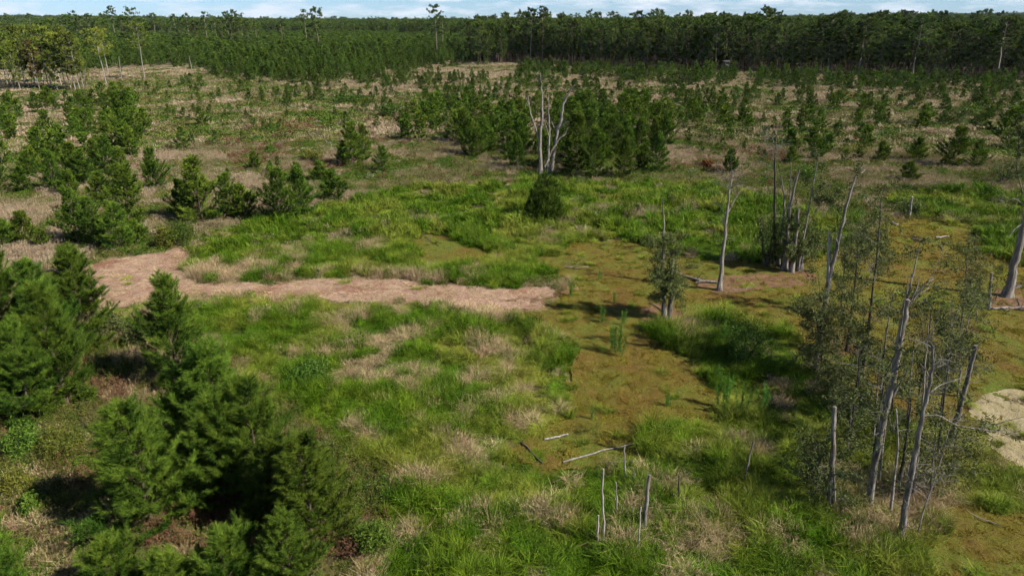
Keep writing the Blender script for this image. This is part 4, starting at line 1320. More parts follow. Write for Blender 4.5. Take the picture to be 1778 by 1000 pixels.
# ------------------------------------------------------------------ shrubs standing singly
def shrub_mesh(R, h, n, leaf, seed, lm, stems=5, bare=0.15):
    r = np.random.default_rng(seed)
    S, Lf = MB(), MB()
    for k in range(stems):
        a = k * 6.28 / stems + r.normal() * 0.3
        e = np.array([math.cos(a) * R * 0.6, math.sin(a) * R * 0.6, h * 0.75])
        tube(S, [(0, 0, -0.05), e * 0.45 + r.normal(size=3) * 0.05, e], [0.03 * h, 0.02 * h, 0.008], 4, 0.5)
    cl = r.normal(size=(26, 3))
    cl = unit(cl) * (0.45 + 0.45 * r.random(26))[:, None] * np.array([R, R, h * 0.5]) + np.array([0, 0, h * (0.5 + bare * 0.5)])
    cl[:, 2] = np.maximum(cl[:, 2], h * bare)
    P = cl[r.integers(0, 26, n)] + r.normal(size=(n, 3)) * np.array([R, R, h * 0.6]) * 0.20
    P[:, 2] = np.maximum(P[:, 2], 0.02)
    leaves(Lf, P, leaf, r, None, 0.6)
    return S.mesh('shrub_stem', M['bark_dark']), Lf.mesh('shrub_foliage', M[lm])


SHRUBS = [
    (312, 428, 62, 44, 'leaf_green', 'dark rounded shrub at the upper edge of the turning area'), (290, 432, 30, 38, 'leaf_yellow', 'yellow green shrub leaning on the dark rounded shrub'),
    (115, 790, 70, 45, 'leaf_yellow', 'low olive shrub in weeds at lower left'), (155, 705, 24, 30, 'leaf_green', 'small upright green shrub below the near left pines'),
    (165, 950, 60, 45, 'leaf_green', 'bright green bramble clump at lower left'), (45, 800, 60, 60, 'leaf_green', 'green bramble at the left edge below the near pines'),
    (540, 668, 70, 38, 'leaf_green', 'dense bright green leafy clump in the tall grass'), (60, 900, 40, 40, 'leaf_green', 'small green shrub near the lower left corner'),
    (30, 860, 50, 40, 'leaf_yellow', 'olive shrub at the left edge above the lower left corner'), (655, 960, 70, 45, 'leaf_green', 'low bright green mound beside the straw trail at the bottom'),
    (195, 585, 60, 40, 'leaf_grey', 'grey brown brush between the near left pines and the lone slender pine'), (245, 600, 60, 50, 'leaf_grey', 'grey brown brush left of the slender lone pine'),
    (1228, 292, 20, 14, 'leaf_red', 'red leaved shrub in the right meadow'), (545, 282, 40, 26, 'leaf_yellow', 'olive shrub among russet weeds left of the central stand'),
    (470, 268, 18, 16, 'leaf_green', 'small dark shrub among the russet weeds'), (1400, 315, 34, 26, 'leaf_green', 'bright green shrub behind the trunk clump'),
    (1035, 262, 50, 22, 'leaf_green', 'rounded light green shrub right of the grey snag'), (600, 180, 60, 18, 'leaf_green', 'dark flat shrub in pink grass left of centre'),
    (1330, 464, 62, 90, 'leaf_grey', 'dark shrub at the left foot of the trunk clump'), (1390, 456, 60, 70, 'leaf_grey', 'grey leaved shrub at the right foot of the trunk clump'),
    (1290, 635, 90, 70, 'leaf_green', 'dark round thicket on the grassy island left of the forked snag'), (680, 205, 40, 22, 'leaf_green', 'green bush in pink grass left of the central stand'),
    (965, 210, 40, 20, 'leaf_green', 'round green bush behind the top of the grey snag'), (1680, 205, 60, 24, 'leaf_green', 'green scrub mound near the right edge of the meadow'),
    (1470, 268, 80, 18, 'leaf_yellow', 'long low yellow green scrub in the right meadow'), (1250, 245, 110, 22, 'leaf_green', 'long low green scrub at the left of the right meadow'),
    (1740, 320, 60, 40, 'leaf_grey', 'grey shrub at the right edge above the flared trunk'), (1580, 372, 60, 22, 'leaf_grey', 'brownish low brush beside the bleached log pieces'),
]
for j, (sx, fy, wpx, hpx, lm, lab) in enumerate(SHRUBS):
    p = G(sx, fy)
    R = (G(sx + wpx / 2, fy)[0] - p[0])
    h = max(at(sx, fy - hpx, p[1])[2], 0.4)
    far = p[1] > 70
    n = 1100 if far else 3200
    S, Lf = shrub_mesh(R, h, n, (0.045 + 0.0011 * p[1]) * (1 if not far else 1.1), 600 + j, lm)
    t = thing('shrub', lab, 'shrub', (p[0], p[1], float(gz(*p))), 0, 'shrubs of the clearing')
    part('stem', S, t)
    part('foliage', Lf, t)

# the dense cedar in front of the grey snag
r = np.random.default_rng(9)
T, Cw = MB(), MB()
tube(T, [(0, 0, -0.1), (0.03, 0, 2.5), (0, 0, 4.6)], [0.12, 0.08, 0.02], 6)
P, D = [], []
for cx_, cy_, ch_, cr_ in ((0, 0, 5.3, 1.25), (0.95, 0.3, 4.5, 1.1), (-1.0, -0.2, 4.2, 1.15), (0.3, -1.0, 3.6, 1.1), (-0.4, 0.9, 4.8, 1.0), (1.35, -0.6, 2.7, 0.9), (-1.45, 0.5, 2.6, 0.9)):
    lb = 0.7 + 0.6 * r.random((4, 5))
    for k in range(250):
        q = r.random() ** 0.8
        az = r.random() * 6.28
        rad = cr_ * (1 - q) ** 0.45 * (0.55 + 0.45 * math.sqrt(r.random())) * lb[int(q * 3.99), int(az / 6.2832 * 5) % 5] * (0.75 + 0.25 * min(1, q / 0.15))
        o = np.array([math.cos(az), math.sin(az), 0])
        P.append(np.array([cx_ * (1 - 0.3 * q), cy_ * (1 - 0.3 * q), 0.1 + (ch_ - 0.3) * q]) + o * rad), D.append(o * 0.7 + [0, 0, 0.5 + 1.2 * q])
needles(Cw, np.array(P), np.array(D), 0.35, 18, 0.26, 0.055, r, (10, 55))
p = G(946, 384)
t = thing('cedar_bush', 'dense dark rounded evergreen standing alone in bright grass before the grey snag', 'cedar', (p[0], p[1], 0))
part('trunk', T.mesh('cedar_trunk', M['bark_dark'], True), t)
part('crown', Cw.mesh('cedar_crown', M['cedar']), t)


# ------------------------------------------------------------------ dead and half dead trees, traced stem by stem
def snag(name, label, cat, stems, twigs=(), leafy=None, bark_='bark_grey', seed=0, group=None, thick=0.62, foot=True, twig_mat='twig'):
    """stems: (list of photo points foot..tip, foot radius, tip radius[, depth shift[, material]]); twigs: (stem index, from, to, count, length, depth, [side]);
    leafy: (material, per tip, leaf size, spread)"""
    r = np.random.default_rng(seed + 1000)
    b0 = G(*stems[0][0][0])
    Y0 = b0[1]
    t = thing(name, label, cat, (b0[0], Y0, 0), 0, group)
    paths = []
    for k, st in enumerate(stems):
        pts, r0, r1 = st[0], st[1] * thick, st[2] * thick
        dy = st[3] if len(st) > 3 else 0.0
        own = G(*pts[0])
        grounded = k == 0 or (len(st) > 4 and st[4] == 'g')
        Yb = own[1] if grounded else Y0
        q = np.array([at(a, c, Yb + dy * (i / max(1, len(pts) - 1))) for i, (a, c) in enumerate(pts)]) - np.array([b0[0], Y0, 0])
        if grounded:
            q[0, 2] = -0.15
        # finer polyline with a slight wander
        m = max(6, 3 * len(pts))
        s = np.linspace(0, len(pts) - 1, m)
        Q = np.stack([np.interp(s, range(len(pts)), q[:, i]) for i in range(3)], -1)
        Q[1:-1] += r.normal(size=(m - 2, 3)) * r0 * (0.30 if name == 'stake' else 0.22 if name == 'grey_snag' else 0.12)
        R = np.interp(s, [0, len(pts) - 1], [r0, r1])
        if grounded and foot and r0 > 0.08:
            zz = Q[:, 2]
            R = R * (1 + 0.75 * np.exp(-np.maximum(zz, 0) / 0.35))
        B = MB()
        tube(B, Q, R, 9 if r0 > 0.08 else 5, r.random(), 0.22, r)
        part('trunk' if grounded else 'limb', B.mesh(name + '_stem', M[bark_], True), t)
        paths.append((Q, R))
    tips = []
    if twigs:
        B = MB()
        for tw in twigs:
            k, f0, f1, cnt_, ln, dep = tw[:6]
            side = tw[6] if len(tw) > 6 else None
            Q, R = paths[k]
            for c in range(cnt_):
                f = f0 + (f1 - f0) * r.random()
                i = f * (len(Q) - 1)
                b = np.array([np.interp(i, range(len(Q)), Q[:, a]) for a in range(3)])
                rr = np.interp(i, range(len(Q)), R)
                d = r.normal(size=3) * np.array([1, 1, 0.45]) + np.array([0, 0, 0.45])
                if side:
                    d = d * 0.35 + np.array(side)
                grow(B, tips, r, b, d, ln * (0.6 + 0.7 * r.random()), min(rr * 0.55, 0.008 + 0.010 * ln), dep)
        if B.n:
            part('twig_spray', B.mesh(name + '_twigs', M[twig_mat]), t)['kind'] = 'stuff'
    if leafy and tips:
        mt, per, lf, sp = leafy
        per, lf, sp = per * 2, lf * 1.65, sp * 0.9
        B = MB()
        TP = np.array([q for q, d in tips])
        P = np.repeat(TP, per, 0) + r.normal(size=(len(TP) * per, 3)) * sp
        P = P[P[:, 2] > 0.1]
        leaves(B, P, lf, r, None, 0.3)
        part('foliage', B.mesh(name + '_foliage', M[mt]), t)
    return t


snag('grey_snag', 'tall many stemmed grey dead tree in front of the central pine stand', 'dead tree',
     [([(939, 306), (937, 250), (941, 200), (942, 165), (940, 150), (938, 126)], 0.34, 0.05),
      ([(951, 304), (952, 270), (954, 235), (953, 200), (952, 163)], 0.25, 0.04, 0.6, 'g'),
      ([(956, 302), (961, 270), (967, 235), (974, 205), (979, 180), (985, 168)], 0.33, 0.14, -0.8, 'g'),
      ([(985, 168), (991, 155), (998, 148)], 0.13, 0.04, -0.8),
      ([(938, 245), (929, 222), (922, 200), (919, 183), (911, 166)], 0.17, 0.04, 0.5),
      ([(919, 183), (917, 168)], 0.08, 0.03, 0.5),
      ([(954, 240), (948, 218), (944, 206)], 0.09, 0.03), ([(969, 225), (980, 214), (989, 211)], 0.14, 0.05, -0.6),
      ([(969, 218), (962, 222), (958, 212)], 0.10, 0.04, 0.4), ([(958, 262), (972, 240), (982, 234), (986, 222)], 0.12, 0.03, 0.8),
      ([(946, 290), (953, 276), (958, 262)], 0.11, 0.06, 0.4), ([(942, 165), (945, 158)], 0.10, 0.05), ([(941, 205), (936, 192)], 0.08, 0.03)],
     [(0, 0.45, 1, 9, 0.9, 1), (1, 0.4, 1, 7, 0.8, 1), (2, 0.4, 1, 8, 1.0, 1), (3, 0.3, 1, 5, 0.8, 1), (4, 0.4, 1, 6, 0.8, 1), (8, 0.4, 1, 3, 0.7, 1), (9, 0.5, 1, 3, 0.8, 1)], None, 'bark_pale', 1, None, 0.82)

snag('twin_stem_snag', 'twin stemmed grey snag wrapped in sparse leaves on the pond bed', 'dead tree',
     [([(1154, 556), (1152, 500), (1151, 450), (1153, 400), (1151, 345)], 0.19, 0.03), ([(1162, 555), (1164, 520), (1166, 480), (1168, 450)], 0.18, 0.11, 0, 'g'),
      ([(1152, 374), (1147, 364), (1143, 357)], 0.04, 0.015)],
     [(0, 0.15, 0.72, 24, 0.9, 2), (1, 0.2, 0.95, 24, 0.9, 2)], ('leaf_grey', 6, 0.042, 0.12), 'bark_grey', 2, None, 0.95)

snag('slim_bare_tree', 'slim bare tree with flared foot and fine twig crown on the pond bed', 'dead tree',
     [([(1249, 506), (1252, 470), (1257, 425), (1262, 372), (1267, 325), (1272, 300)], 0.22, 0.04), ([(1261, 380), (1253, 362), (1243, 350), (1236, 345)], 0.06, 0.02, 0.5),
      ([(1263, 372), (1277, 345), (1288, 328)], 0.07, 0.02, 0.6)],
     [(0, 0.62, 1, 12, 1.5, 3), (1, 0.3, 1, 4, 0.8, 2), (2, 0.3, 1, 6, 1.2, 2), (0, 0.38, 0.6, 9, 0.9, 1)], None, 'bark_pale', 3, None, 0.85)

snag('trunk_clump_tree', 'tallest thin dark tree at the left of the trunk clump', 'dead tree',
     [([(1344, 460), (1345, 400), (1345, 330), (1346, 270), (1348, 235)], 0.16, 0.04)], [(0, 0.6, 1, 16, 1.7, 3), (0, 0.3, 0.6, 6, 0.8, 1)], None, 'bark_dark', 4, 'trunk clump', 0.85)
snag('trunk_clump_tree', 'pale curved stem second from the left of the trunk clump', 'dead tree',
     [([(1351, 464), (1355, 420), (1361, 370), (1362, 340), (1355, 305)], 0.16, 0.05)], (), None, 'bark_grey', 5, 'trunk clump', 0.85)
snag('trunk_clump_tree', 'pale thick stem with snapped pointed top in the trunk clump', 'dead tree',
     [([(1362, 470), (1366, 420), (1370, 370), (1378, 330), (1388, 295)], 0.24, 0.06)], [(0, 0.3, 0.6, 4, 0.8, 1)], None, 'bark_pale', 6, 'trunk clump', 0.85)
snag('trunk_clump_tree', 'thin upright stem behind the snapped one in the trunk clump', 'dead tree',
     [([(1358, 462), (1366, 390), (1371, 340), (1374, 285)], 0.10, 0.03)], [(0, 0.7, 1, 3, 0.6, 1)], None, 'bark_grey', 7, 'trunk clump', 0.85)
snag('trunk_clump_tree', 'short flared trunk with broken top in the trunk clump', 'dead tree',
     [([(1374, 474), (1380, 430), (1384, 395), (1387, 364)], 0.25, 0.09)], [(0, 0.2, 0.8, 9, 0.8, 2)], ('leaf_grey', 5, 0.06, 0.14), 'bark_grey', 8, 'trunk clump', 0.85)
snag('trunk_clump_tree', 'long leaning stem with side twigs at the right of the trunk clump', 'dead tree',
     [([(1384, 472), (1392, 430), (1400, 385), (1411, 330), (1422, 268)], 0.16, 0.03), ([(1404, 385), (1420, 362), (1440, 345), (1452, 338)], 0.05, 0.02, 0.4)],
     [(0, 0.5, 1, 8, 1.1, 2), (1, 0.2, 1, 5, 0.8, 2), (0, 0.05, 0.4, 9, 0.9, 2)], ('leaf_grey', 3, 0.06, 0.14), 'bark_grey', 9, 'trunk clump', 0.85)
snag('trunk_clump_tree', 'short stub trunk at the right foot of the trunk clump', 'dead tree',
     [([(1391, 470), (1392, 450), (1393, 428)], 0.22, 0.12)], [(0, 0.4, 1, 6, 0.7, 2)], ('leaf_grey', 2, 0.06, 0.14), 'bark_pale', 10, 'trunk clump', 0.85)

snag('forked_snag', 'tall forked pale snag with one short broken prong', 'dead tree',
     [([(1412, 654), (1421, 610), (1428, 560), (1433, 520), (1440, 480), (1447, 452), (1459, 405), (1468, 365), (1482, 318), (1497, 286)], 0.25, 0.05),
      ([(1438, 486), (1439, 450), (1440, 425), (1440, 401)], 0.15, 0.08, 0.3), ([(1488, 305), (1497, 300), (1504, 293)], 0.05, 0.02, 0.2),
      ([(1452, 440), (1455, 425), (1452, 415)], 0.11, 0.04, -0.3), ([(1400, 652), (1404, 630), (1407, 600)], 0.15, 0.04, 0, 'g')],
     [(0, 0.0, 0.35, 20, 1.1, 2), (0, 0.6, 1, 6, 0.5, 1)], ('leaf_grey', 3, 0.05, 0.13), 'bark_pale', 11, None, 0.72)
snag('stick_snag', 'thin dead stick with bent tips just left of the forked snag', 'dead tree',
     [([(1422, 582), (1423, 545), (1424, 510), (1421, 480)], 0.06, 0.02)], [(0, 0.5, 1, 4, 0.6, 1)], None, 'bark_grey', 12)

for j, (pts, r0, lab, nt_, pl, col_) in enumerate([
        ([(1470, 612), (1476, 560), (1483, 500), (1489, 445), (1487, 400)], 0.13, 'dark leafy sapling right behind the forked snag', 26, 3, 'bark_dark'),
        ([(1497, 655), (1505, 590), (1514, 520), (1522, 450), (1527, 385), (1531, 340)], 0.14, 'tallest leafy sapling with a bushy top right of the forked snag', 34, 3, 'bark_dark'),
        ([(1490, 690), (1492, 640), (1497, 590), (1500, 545)], 0.10, 'low leafy sapling in front of the tallest leafy one', 24, 3, 'bark_dark'),
        ([(1592, 720), (1600, 650), (1612, 590), (1618, 530)], 0.12, 'leafy sapling just right of the splintered trunk', 30, 3, 'bark_dark'),
        ([(1632, 740), (1640, 660), (1650, 590), (1655, 520)], 0.12, 'leafy sapling with pale twigs between the splintered trunk and the leaning one', 30, 3, 'bark_grey'),
        ([(1660, 640), (1668, 570), (1676, 500), (1680, 430)], 0.11, 'grey twiggy tree thick with fine stems left of the pale stump', 30, 2, 'bark_grey'),
        ([(1545, 740), (1550, 690), (1548, 640)], 0.09, 'low leafy sapling hiding the foot of the splintered trunk', 22, 3, 'bark_dark'),
        ([(1470, 800), (1475, 750), (1480, 700)], 0.06, 'low grey bush right of the cut post', 22, 2, 'bark_grey'),
        ([(1425, 660), (1427, 625), (1418, 560), (1420, 530)], 0.10, 'dark leafy bush hiding the foot of the forked snag', 34, 4, 'bark_dark'),
        ([(1420, 870), (1418, 830), (1424, 790)], 0.06, 'sparse low sapling just left of the cut post', 20, 2, 'bark_dark'),
        ([(1612, 880), (1618, 830), (1622, 770), (1630, 710)], 0.07, 'grey twiggy sapling right of the branching dead tree', 24, 2, 'bark_grey'),
        ([(1650, 850), (1656, 790), (1662, 740)], 0.06, 'thin sapling in front of the leaning snag', 18, 2, 'bark_grey'),
        ([(1452, 740), (1458, 690), (1462, 640)], 0.08, 'leafy sapling below the forked snag', 26, 3, 'bark_dark'),
        ([(1460, 545), (1464, 490), (1470, 430), (1474, 380)], 0.10, 'leafy sapling behind the prongs of the forked snag', 28, 3, 'bark_dark'),
        ([(1695, 560), (1700, 500), (1704, 450)], 0.08, 'grey twiggy sapling left of the pale stump', 22, 2, 'bark_grey'),
        ([(1780, 345), (1765, 300), (1768, 250), (1772, 215)], 0.12, 'dark open tree at the right edge of the meadow', 24, 3, 'bark_dark')]):
    snag('leafy_sapling', lab, 'sapling', [(pts, r0, 0.02)], [(0, 0.12, 1.0, int(nt_ * 0.85), 1.25 if j != 7 else 0.9, 2)], ('leaf_grey', pl, 0.044 if j != 15 else 0.075, 0.12), col_, 30 + j, 'leafy saplings among the snags')

snag('splintered_snag', 'thick dead trunk with a shattered splintered top', 'dead tree',
     [([(1506, 882), (1518, 810), (1532, 740), (1546, 680), (1558, 620), (1567, 570), (1576, 520)], 0.34, 0.24),
      ([(1574, 530), (1580, 500), (1584, 472)], 0.13, 0.02, 0.1), ([(1578, 530), (1592, 500), (1596, 478)], 0.12, 0.02, -0.1), ([(1570, 540), (1574, 510), (1578, 478)], 0.10, 0.02, 0.2),
      ([(1586, 520), (1606, 492), (1622, 484)], 0.10, 0.03, 0.1), ([(1596, 512), (1612, 500), (1620, 482)], 0.05, 0.015, 0.5), ([(1560, 600), (1566, 555), (1571, 520)], 0.11, 0.03, -0.4),
      ([(1566, 560), (1580, 500), (1592, 450), (1597, 420)], 0.10, 0.04, 1.2), ([(1612, 490), (1628, 460), (1640, 425)], 0.05, 0.015, 0.8),
      ([(1548, 690), (1566, 660), (1578, 640)], 0.12, 0.03, -0.5)],
     [(8, 0.2, 1, 5, 0.6, 1), (7, 0.5, 1, 4, 0.5, 1), (0, 0.3, 0.9, 10, 1.0, 2)], ('leaf_grey', 1, 0.05, 0.13), 'bark_grey', 50, None, 0.43)
snag('branching_dead_tree', 'bare dead tree throwing long branches toward the pale flat', 'dead tree',
     [([(1562, 942), (1572, 880), (1583, 820), (1594, 760), (1603, 715), (1612, 678), (1619, 640), (1620, 600)], 0.27, 0.07),
      ([(1611, 684), (1632, 668), (1655, 661), (1682, 652)], 0.08, 0.025, 0.4), ([(1603, 722), (1630, 720), (1660, 738), (1700, 745), (1750, 752), (1790, 745)], 0.075, 0.015, -0.6),
      ([(1596, 760), (1625, 775), (1660, 768), (1700, 762)], 0.05, 0.015, -1.0), ([(1700, 746), (1740, 733), (1782, 722)], 0.035, 0.012, -0.4), ([(1614, 655), (1606, 640), (1598, 632)], 0.06, 0.02)],
     [(2, 0.3, 1, 10, 0.9, 2, (0.8, 0.1, 0.1)), (4, 0.2, 1, 7, 0.6, 2, (0.8, 0.1, 0.15)), (1, 0.4, 1, 6, 0.7, 2), (0, 0.02, 0.3, 14, 1.0, 2), (0, 0.7, 1, 10, 1.0, 2)], None, 'bark_grey', 51, None, 0.47)
snag('thin_pale_stem', 'thin pale crooked stem between the splintered and branching trunks', 'dead tree',
     [([(1545, 900), (1552, 840), (1560, 770), (1556, 710)], 0.10, 0.04)], [(0, 0.3, 1, 6, 0.8, 2)], None, 'bark_pale', 52)
snag('dark_snag', 'dark forked stem left of the splintered trunk foot', 'dead tree',
     [([(1514, 826), (1520, 770), (1526, 720), (1535, 660), (1560, 600)], 0.11, 0.03)], [(0, 0.4, 1, 6, 0.9, 2)], ('leaf_grey', 1, 0.05, 0.12), 'bark_dark', 53)
snag('dark_snag', 'dark stem close behind the branching dead tree', 'dead tree',
     [([(1558, 860), (1568, 800), (1576, 750), (1582, 690)], 0.13, 0.04)], [(0, 0.3, 1, 6, 0.9, 2)], None, 'bark_dark', 54)
snag('thin_pale_stem', 'straight thin pale stem left of the splintered trunk', 'dead tree',
     [([(1524, 850), (1532, 780), (1541, 710), (1546, 650)], 0.10, 0.03)], [(0, 0.4, 1, 5, 0.7, 1)], None, 'bark_pale', 63)
snag('thin_pale_stem', 'thin pale stem reaching up right of the splintered trunk', 'dead tree',
     [([(1585, 870), (1592, 800), (1600, 730), (1606, 640), (1612, 560)], 0.11, 0.03)], [(0, 0.4, 1, 7, 0.8, 2)], None, 'bark_pale', 64)
snag('thin_pale_stem', 'slender pale stem between the forked snag and the splintered trunk', 'dead tree',
     [([(1528, 700), (1533, 630), (1540, 570), (1552, 500)], 0.11, 0.03)], [(0, 0.4, 1, 6, 0.8, 2)], None, 'bark_pale', 65)
for j, (pts, lab) in enumerate([
        ([(1478, 770), (1482, 710), (1490, 650), (1494, 600)], 'slender grey stem rising below the forked snag right of the cut post'),
        ([(1515, 775), (1520, 720), (1524, 660), (1531, 600)], 'slender grey stem just left of the splintered trunk middle'),
        ([(1572, 780), (1577, 720), (1580, 660), (1588, 590)], 'slender grey stem just right of the splintered trunk middle'),
        ([(1626, 805), (1634, 740), (1640, 680), (1652, 610)], 'slender grey stem between the branching dead tree and the leaning snag'),
        ([(1606, 700), (1611, 640), (1616, 590), (1628, 545)], 'slender grey stem reaching the broken splinters of the shattered top'),
        ([(1662, 690), (1670, 630), (1678, 570), (1690, 520)], 'slender grey stem standing behind the leaning snag')]):
    snag('slender_stem', lab, 'dead tree', [(pts, 0.11, 0.03)], [(0, 0.25, 1, 12, 1.0, 2)], ('leaf_grey', 1, 0.045, 0.1) if j % 2 else None, 'bark_grey' if j % 3 else 'bark_dark', 80 + j, 'slender stems among the snags')
snag('leaning_snag', 'grey leaning trunk with broken top beside the pale flat', 'dead tree',
     [([(1640, 785), (1656, 745), (1668, 705), (1680, 655), (1694, 600)], 0.20, 0.13)], [(0, 0.3, 1, 8, 0.9, 2)], None, 'bark_grey', 55, None, 0.66)
snag('bent_stem', 'thin bent stem with pale foot at the right of the branching dead tree', 'dead tree',
     [([(1592, 936), (1602, 890), (1620, 840), (1636, 790), (1648, 745)], 0.07, 0.02), ([(1622, 836), (1640, 826), (1662, 824)], 0.035, 0.012)], [(0, 0.5, 1, 6, 0.7, 2), (1, 0.3, 1, 4, 0.5, 1)], None, 'bark_grey', 56)
snag('cut_post', 'straight grey dead post with flat top standing apart', 'dead tree',
     [([(1440, 892), (1443, 840), (1446, 780), (1449, 706)], 0.17, 0.115), ([(1452, 896), (1449, 850), (1446, 800)], 0.10, 0.05, 0.1, 'g')], [(0, 0.05, 0.6, 16, 1.0, 2)], ('leaf_grey', 1, 0.045, 0.13), 'bark_grey', 57, None, 0.7)
snag('flared_snag', 'large smooth flared trunk leaning at the right edge', 'dead tree',
     [([(1748, 516), (1757, 480), (1766, 440), (1776, 395), (1790, 340), (1800, 290)], 0.38, 0.16), ([(1784, 360), (1762, 345), (1744, 352), (1735, 346)], 0.07, 0.02, 0.5), ([(1780, 385), (1762, 398), (1752, 412)], 0.06, 0.02, -0.5)],
     [(1, 0.3, 1, 9, 0.9, 2), (2, 0.3, 1, 3, 0.6, 1), (0, 0.6, 1, 8, 1.3, 2)], None, 'bark_pale', 58, None, 0.9)
snag('pale_stump', 'pale broken stump left of the flared trunk', 'stump', [([(1717, 538), (1719, 510), (1722, 474)], 0.24, 0.14)], (), None, 'bark_pale', 59)
snag('mossy_stump', 'small standing stump in mud behind the forked snag', 'stump', [([(1463, 566), (1463, 550), (1465, 532)], 0.15, 0.10)], (), None, 'bark_grey', 60)
snag('leaning_stake', 'slanted grey stake in dark grass left of the cut post', 'stake', [([(1290, 850), (1296, 815), (1308, 766)], 0.09, 0.06)], (), None, 'bark_grey', 61)
snag('dark_stump', 'short dark stake with tangled roots in the grass', 'stake', [([(1178, 880), (1179, 850), (1179, 826)], 0.075, 0.05)], [(0, 0, 0.2, 7, 0.5, 1)], None, 'bark_dark', 62)
for j, (pts, r0, r1, lab) in enumerate([
        ([(1047, 957), (1049, 910), (1047, 860), (1048, 814)], 0.055, 0.035, 'tallest thin pale stake in the foreground grass'),
        ([(1037, 957), (1038, 925), (1039, 894)], 0.05, 0.04, 'short pale stake leaning on the left of the tallest thin one'),
        ([(1072, 900), (1071, 870), (1069, 836)], 0.05, 0.03, 'wavy pale stake between the tallest thin one and the thick one'),
        ([(1087, 840), (1085, 810), (1085, 772)], 0.05, 0.03, 'pale stake standing at the near edge of the pond bed'),
        ([(1115, 924), (1121, 880), (1128, 824)], 0.085, 0.065, 'thick brown stake leaning right in the foreground grass'),
        ([(1108, 958), (1110, 920), (1113, 880)], 0.035, 0.025, 'very thin stake in front of the thick brown one'),
        ([(1098, 908), (1098, 895), (1098, 880)], 0.035, 0.025, 'shortest stake behind the thick brown one'),
        ([(1098, 845), (1099, 830), (1100, 822)], 0.10, 0.07, 'stubby broken stake right of the pond edge stake'),
        ([(1578, 378), (1581, 362), (1584, 342)], 0.13, 0.11, 'grey post standing in far grass behind the leafy saplings'),
        ([(1614, 374), (1615, 368), (1617, 362)], 0.10, 0.08, 'short stub right of the grey post in far grass')]):
    snag('stake', lab, 'stake', [(pts, r0, r1)], (), None, 'wood_white' if j in (0, 1, 2, 3, 5) else 'bark_pale', 70 + j, 'stakes in the grass', 1.0)


def log(label, pts, r0, r1, mat='wood_white', seed=0, z=0.14, twig=0):
    r = np.random.default_rng(seed + 2000)
    q = np.array([[*G(a, c, z), z + r0 * 0.6] for a, c in pts])
    c0 = q.mean(0) * np.array([1, 1, 0])
    s = np.linspace(0, len(pts) - 1, 9)
    Q = np.stack([np.interp(s, range(len(pts)), q[:, i]) for i in range(3)], -1) - c0
    Q[1:-1] += r.normal(size=(7, 3)) * r0 * 0.25
    B = MB()
    tube(B, Q, np.linspace(r0, r1, 9) * 0.68, 7, 0.5, 0.25, r)
    t = thing('fallen_log', label, 'log', c0, 0, 'fallen dead wood')
    part('stem', B.mesh('fallen_log', M[mat], True), t)
    if twig:
        B2, tips = MB(), []
        for k in range(twig):
            i = r.integers(2, 8)
            grow(B2, tips, r, Q[i], r.normal(size=3) * np.array([1, 1, 0.2]) + [0, 0, 0.3], 0.8, r1 * 0.7 + 0.01, 1)
        part('twig_spray', B2.mesh('fallen_log_twigs', M['twig']), t)['kind'] = 'stuff'


for j, a in enumerate([
        ('short white log on the pond bed left of the stakes', [(945, 764), (965, 760), (986, 755)], 0.085, 0.07, 'wood_white'),
        ('long thin white log slanting across the pond bed', [(978, 803), (1030, 788), (1062, 779), (1118, 766)], 0.07, 0.03, 'wood_white'),
        ('straight grey log behind the pond edge stake', [(1058, 804), (1095, 802), (1132, 800)], 0.07, 0.05, 'bark_grey'),
        ('dark sunken log at the grass edge left of the short white log', [(904, 768), (922, 785), (942, 806)], 0.07, 0.05, 'bark_dark'),
        ('fallen pole running from the slim bare tree toward the twin stemmed snag', [(1172, 474), (1195, 483), (1215, 490), (1245, 492)], 0.12, 0.15, 'bark_grey', 3),
        ('small log at the foot of the twin stemmed snag', [(1128, 526), (1142, 534), (1152, 542)], 0.06, 0.05, 'bark_grey'),
        ('forked driftwood on the pond bed below the green bank', [(980, 463), (1000, 466), (1022, 464)], 0.06, 0.03, 'wood_white', 3),
        ('thin sticks lying at the edge of the green bank', [(908, 437), (935, 436), (968, 433)], 0.05, 0.03, 'bark_grey', 3),
        ('dark branch lying in the small moss patch', [(738, 412), (748, 420), (762, 428)], 0.06, 0.03, 'bark_dark', 2),
        ('bleached log in far grass behind the saplings', [(1624, 414), (1636, 413), (1648, 411)], 0.16, 0.08, 'wood_white'),
        ('bleached root pieces beside brown brush in far grass', [(1548, 388), (1556, 392), (1562, 390)], 0.15, 0.08, 'wood_white', 2),
        ('dark root mass above the splintered trunk', [(1582, 417), (1592, 418), (1604, 417)], 0.16, 0.10, 'bark_dark', 3),
        ('pale log lying below the flared trunk', [(1722, 537), (1750, 536), (1790, 534)], 0.13, 0.10, 'bark_pale', 4),
        ('tangled branches right of the flared trunk foot', [(1758, 502), (1775, 498), (1795, 500)], 0.07, 0.04, 'bark_grey', 6),
        ('long low branch in dark grass left of the cut post', [(1222, 864), (1260, 866), (1305, 870)], 0.05, 0.03, 'bark_grey', 2),
        ('pale stick at the foot of the forked snag', [(1374, 644), (1388, 640), (1400, 636)], 0.06, 0.05, 'wood_white', 1),
        ('thin branch lying right of the slim bare tree', [(1262, 508), (1285, 503), (1305, 500)], 0.045, 0.02, 'bark_grey', 3),
        ('thin pale branch on the mossy corner at lower right', [(1700, 900), (1720, 906), (1740, 914)], 0.04, 0.02, 'bark_grey', 1),
        ('dark upright root left of the splintered top', [(1606, 520), (1612, 530), (1616, 540)], 0.10, 0.06, 'bark_dark', 1)]):
    log(a[0], a[1], a[2], a[3], a[4], j, 0.12, a[5] if len(a) > 5 else 0)

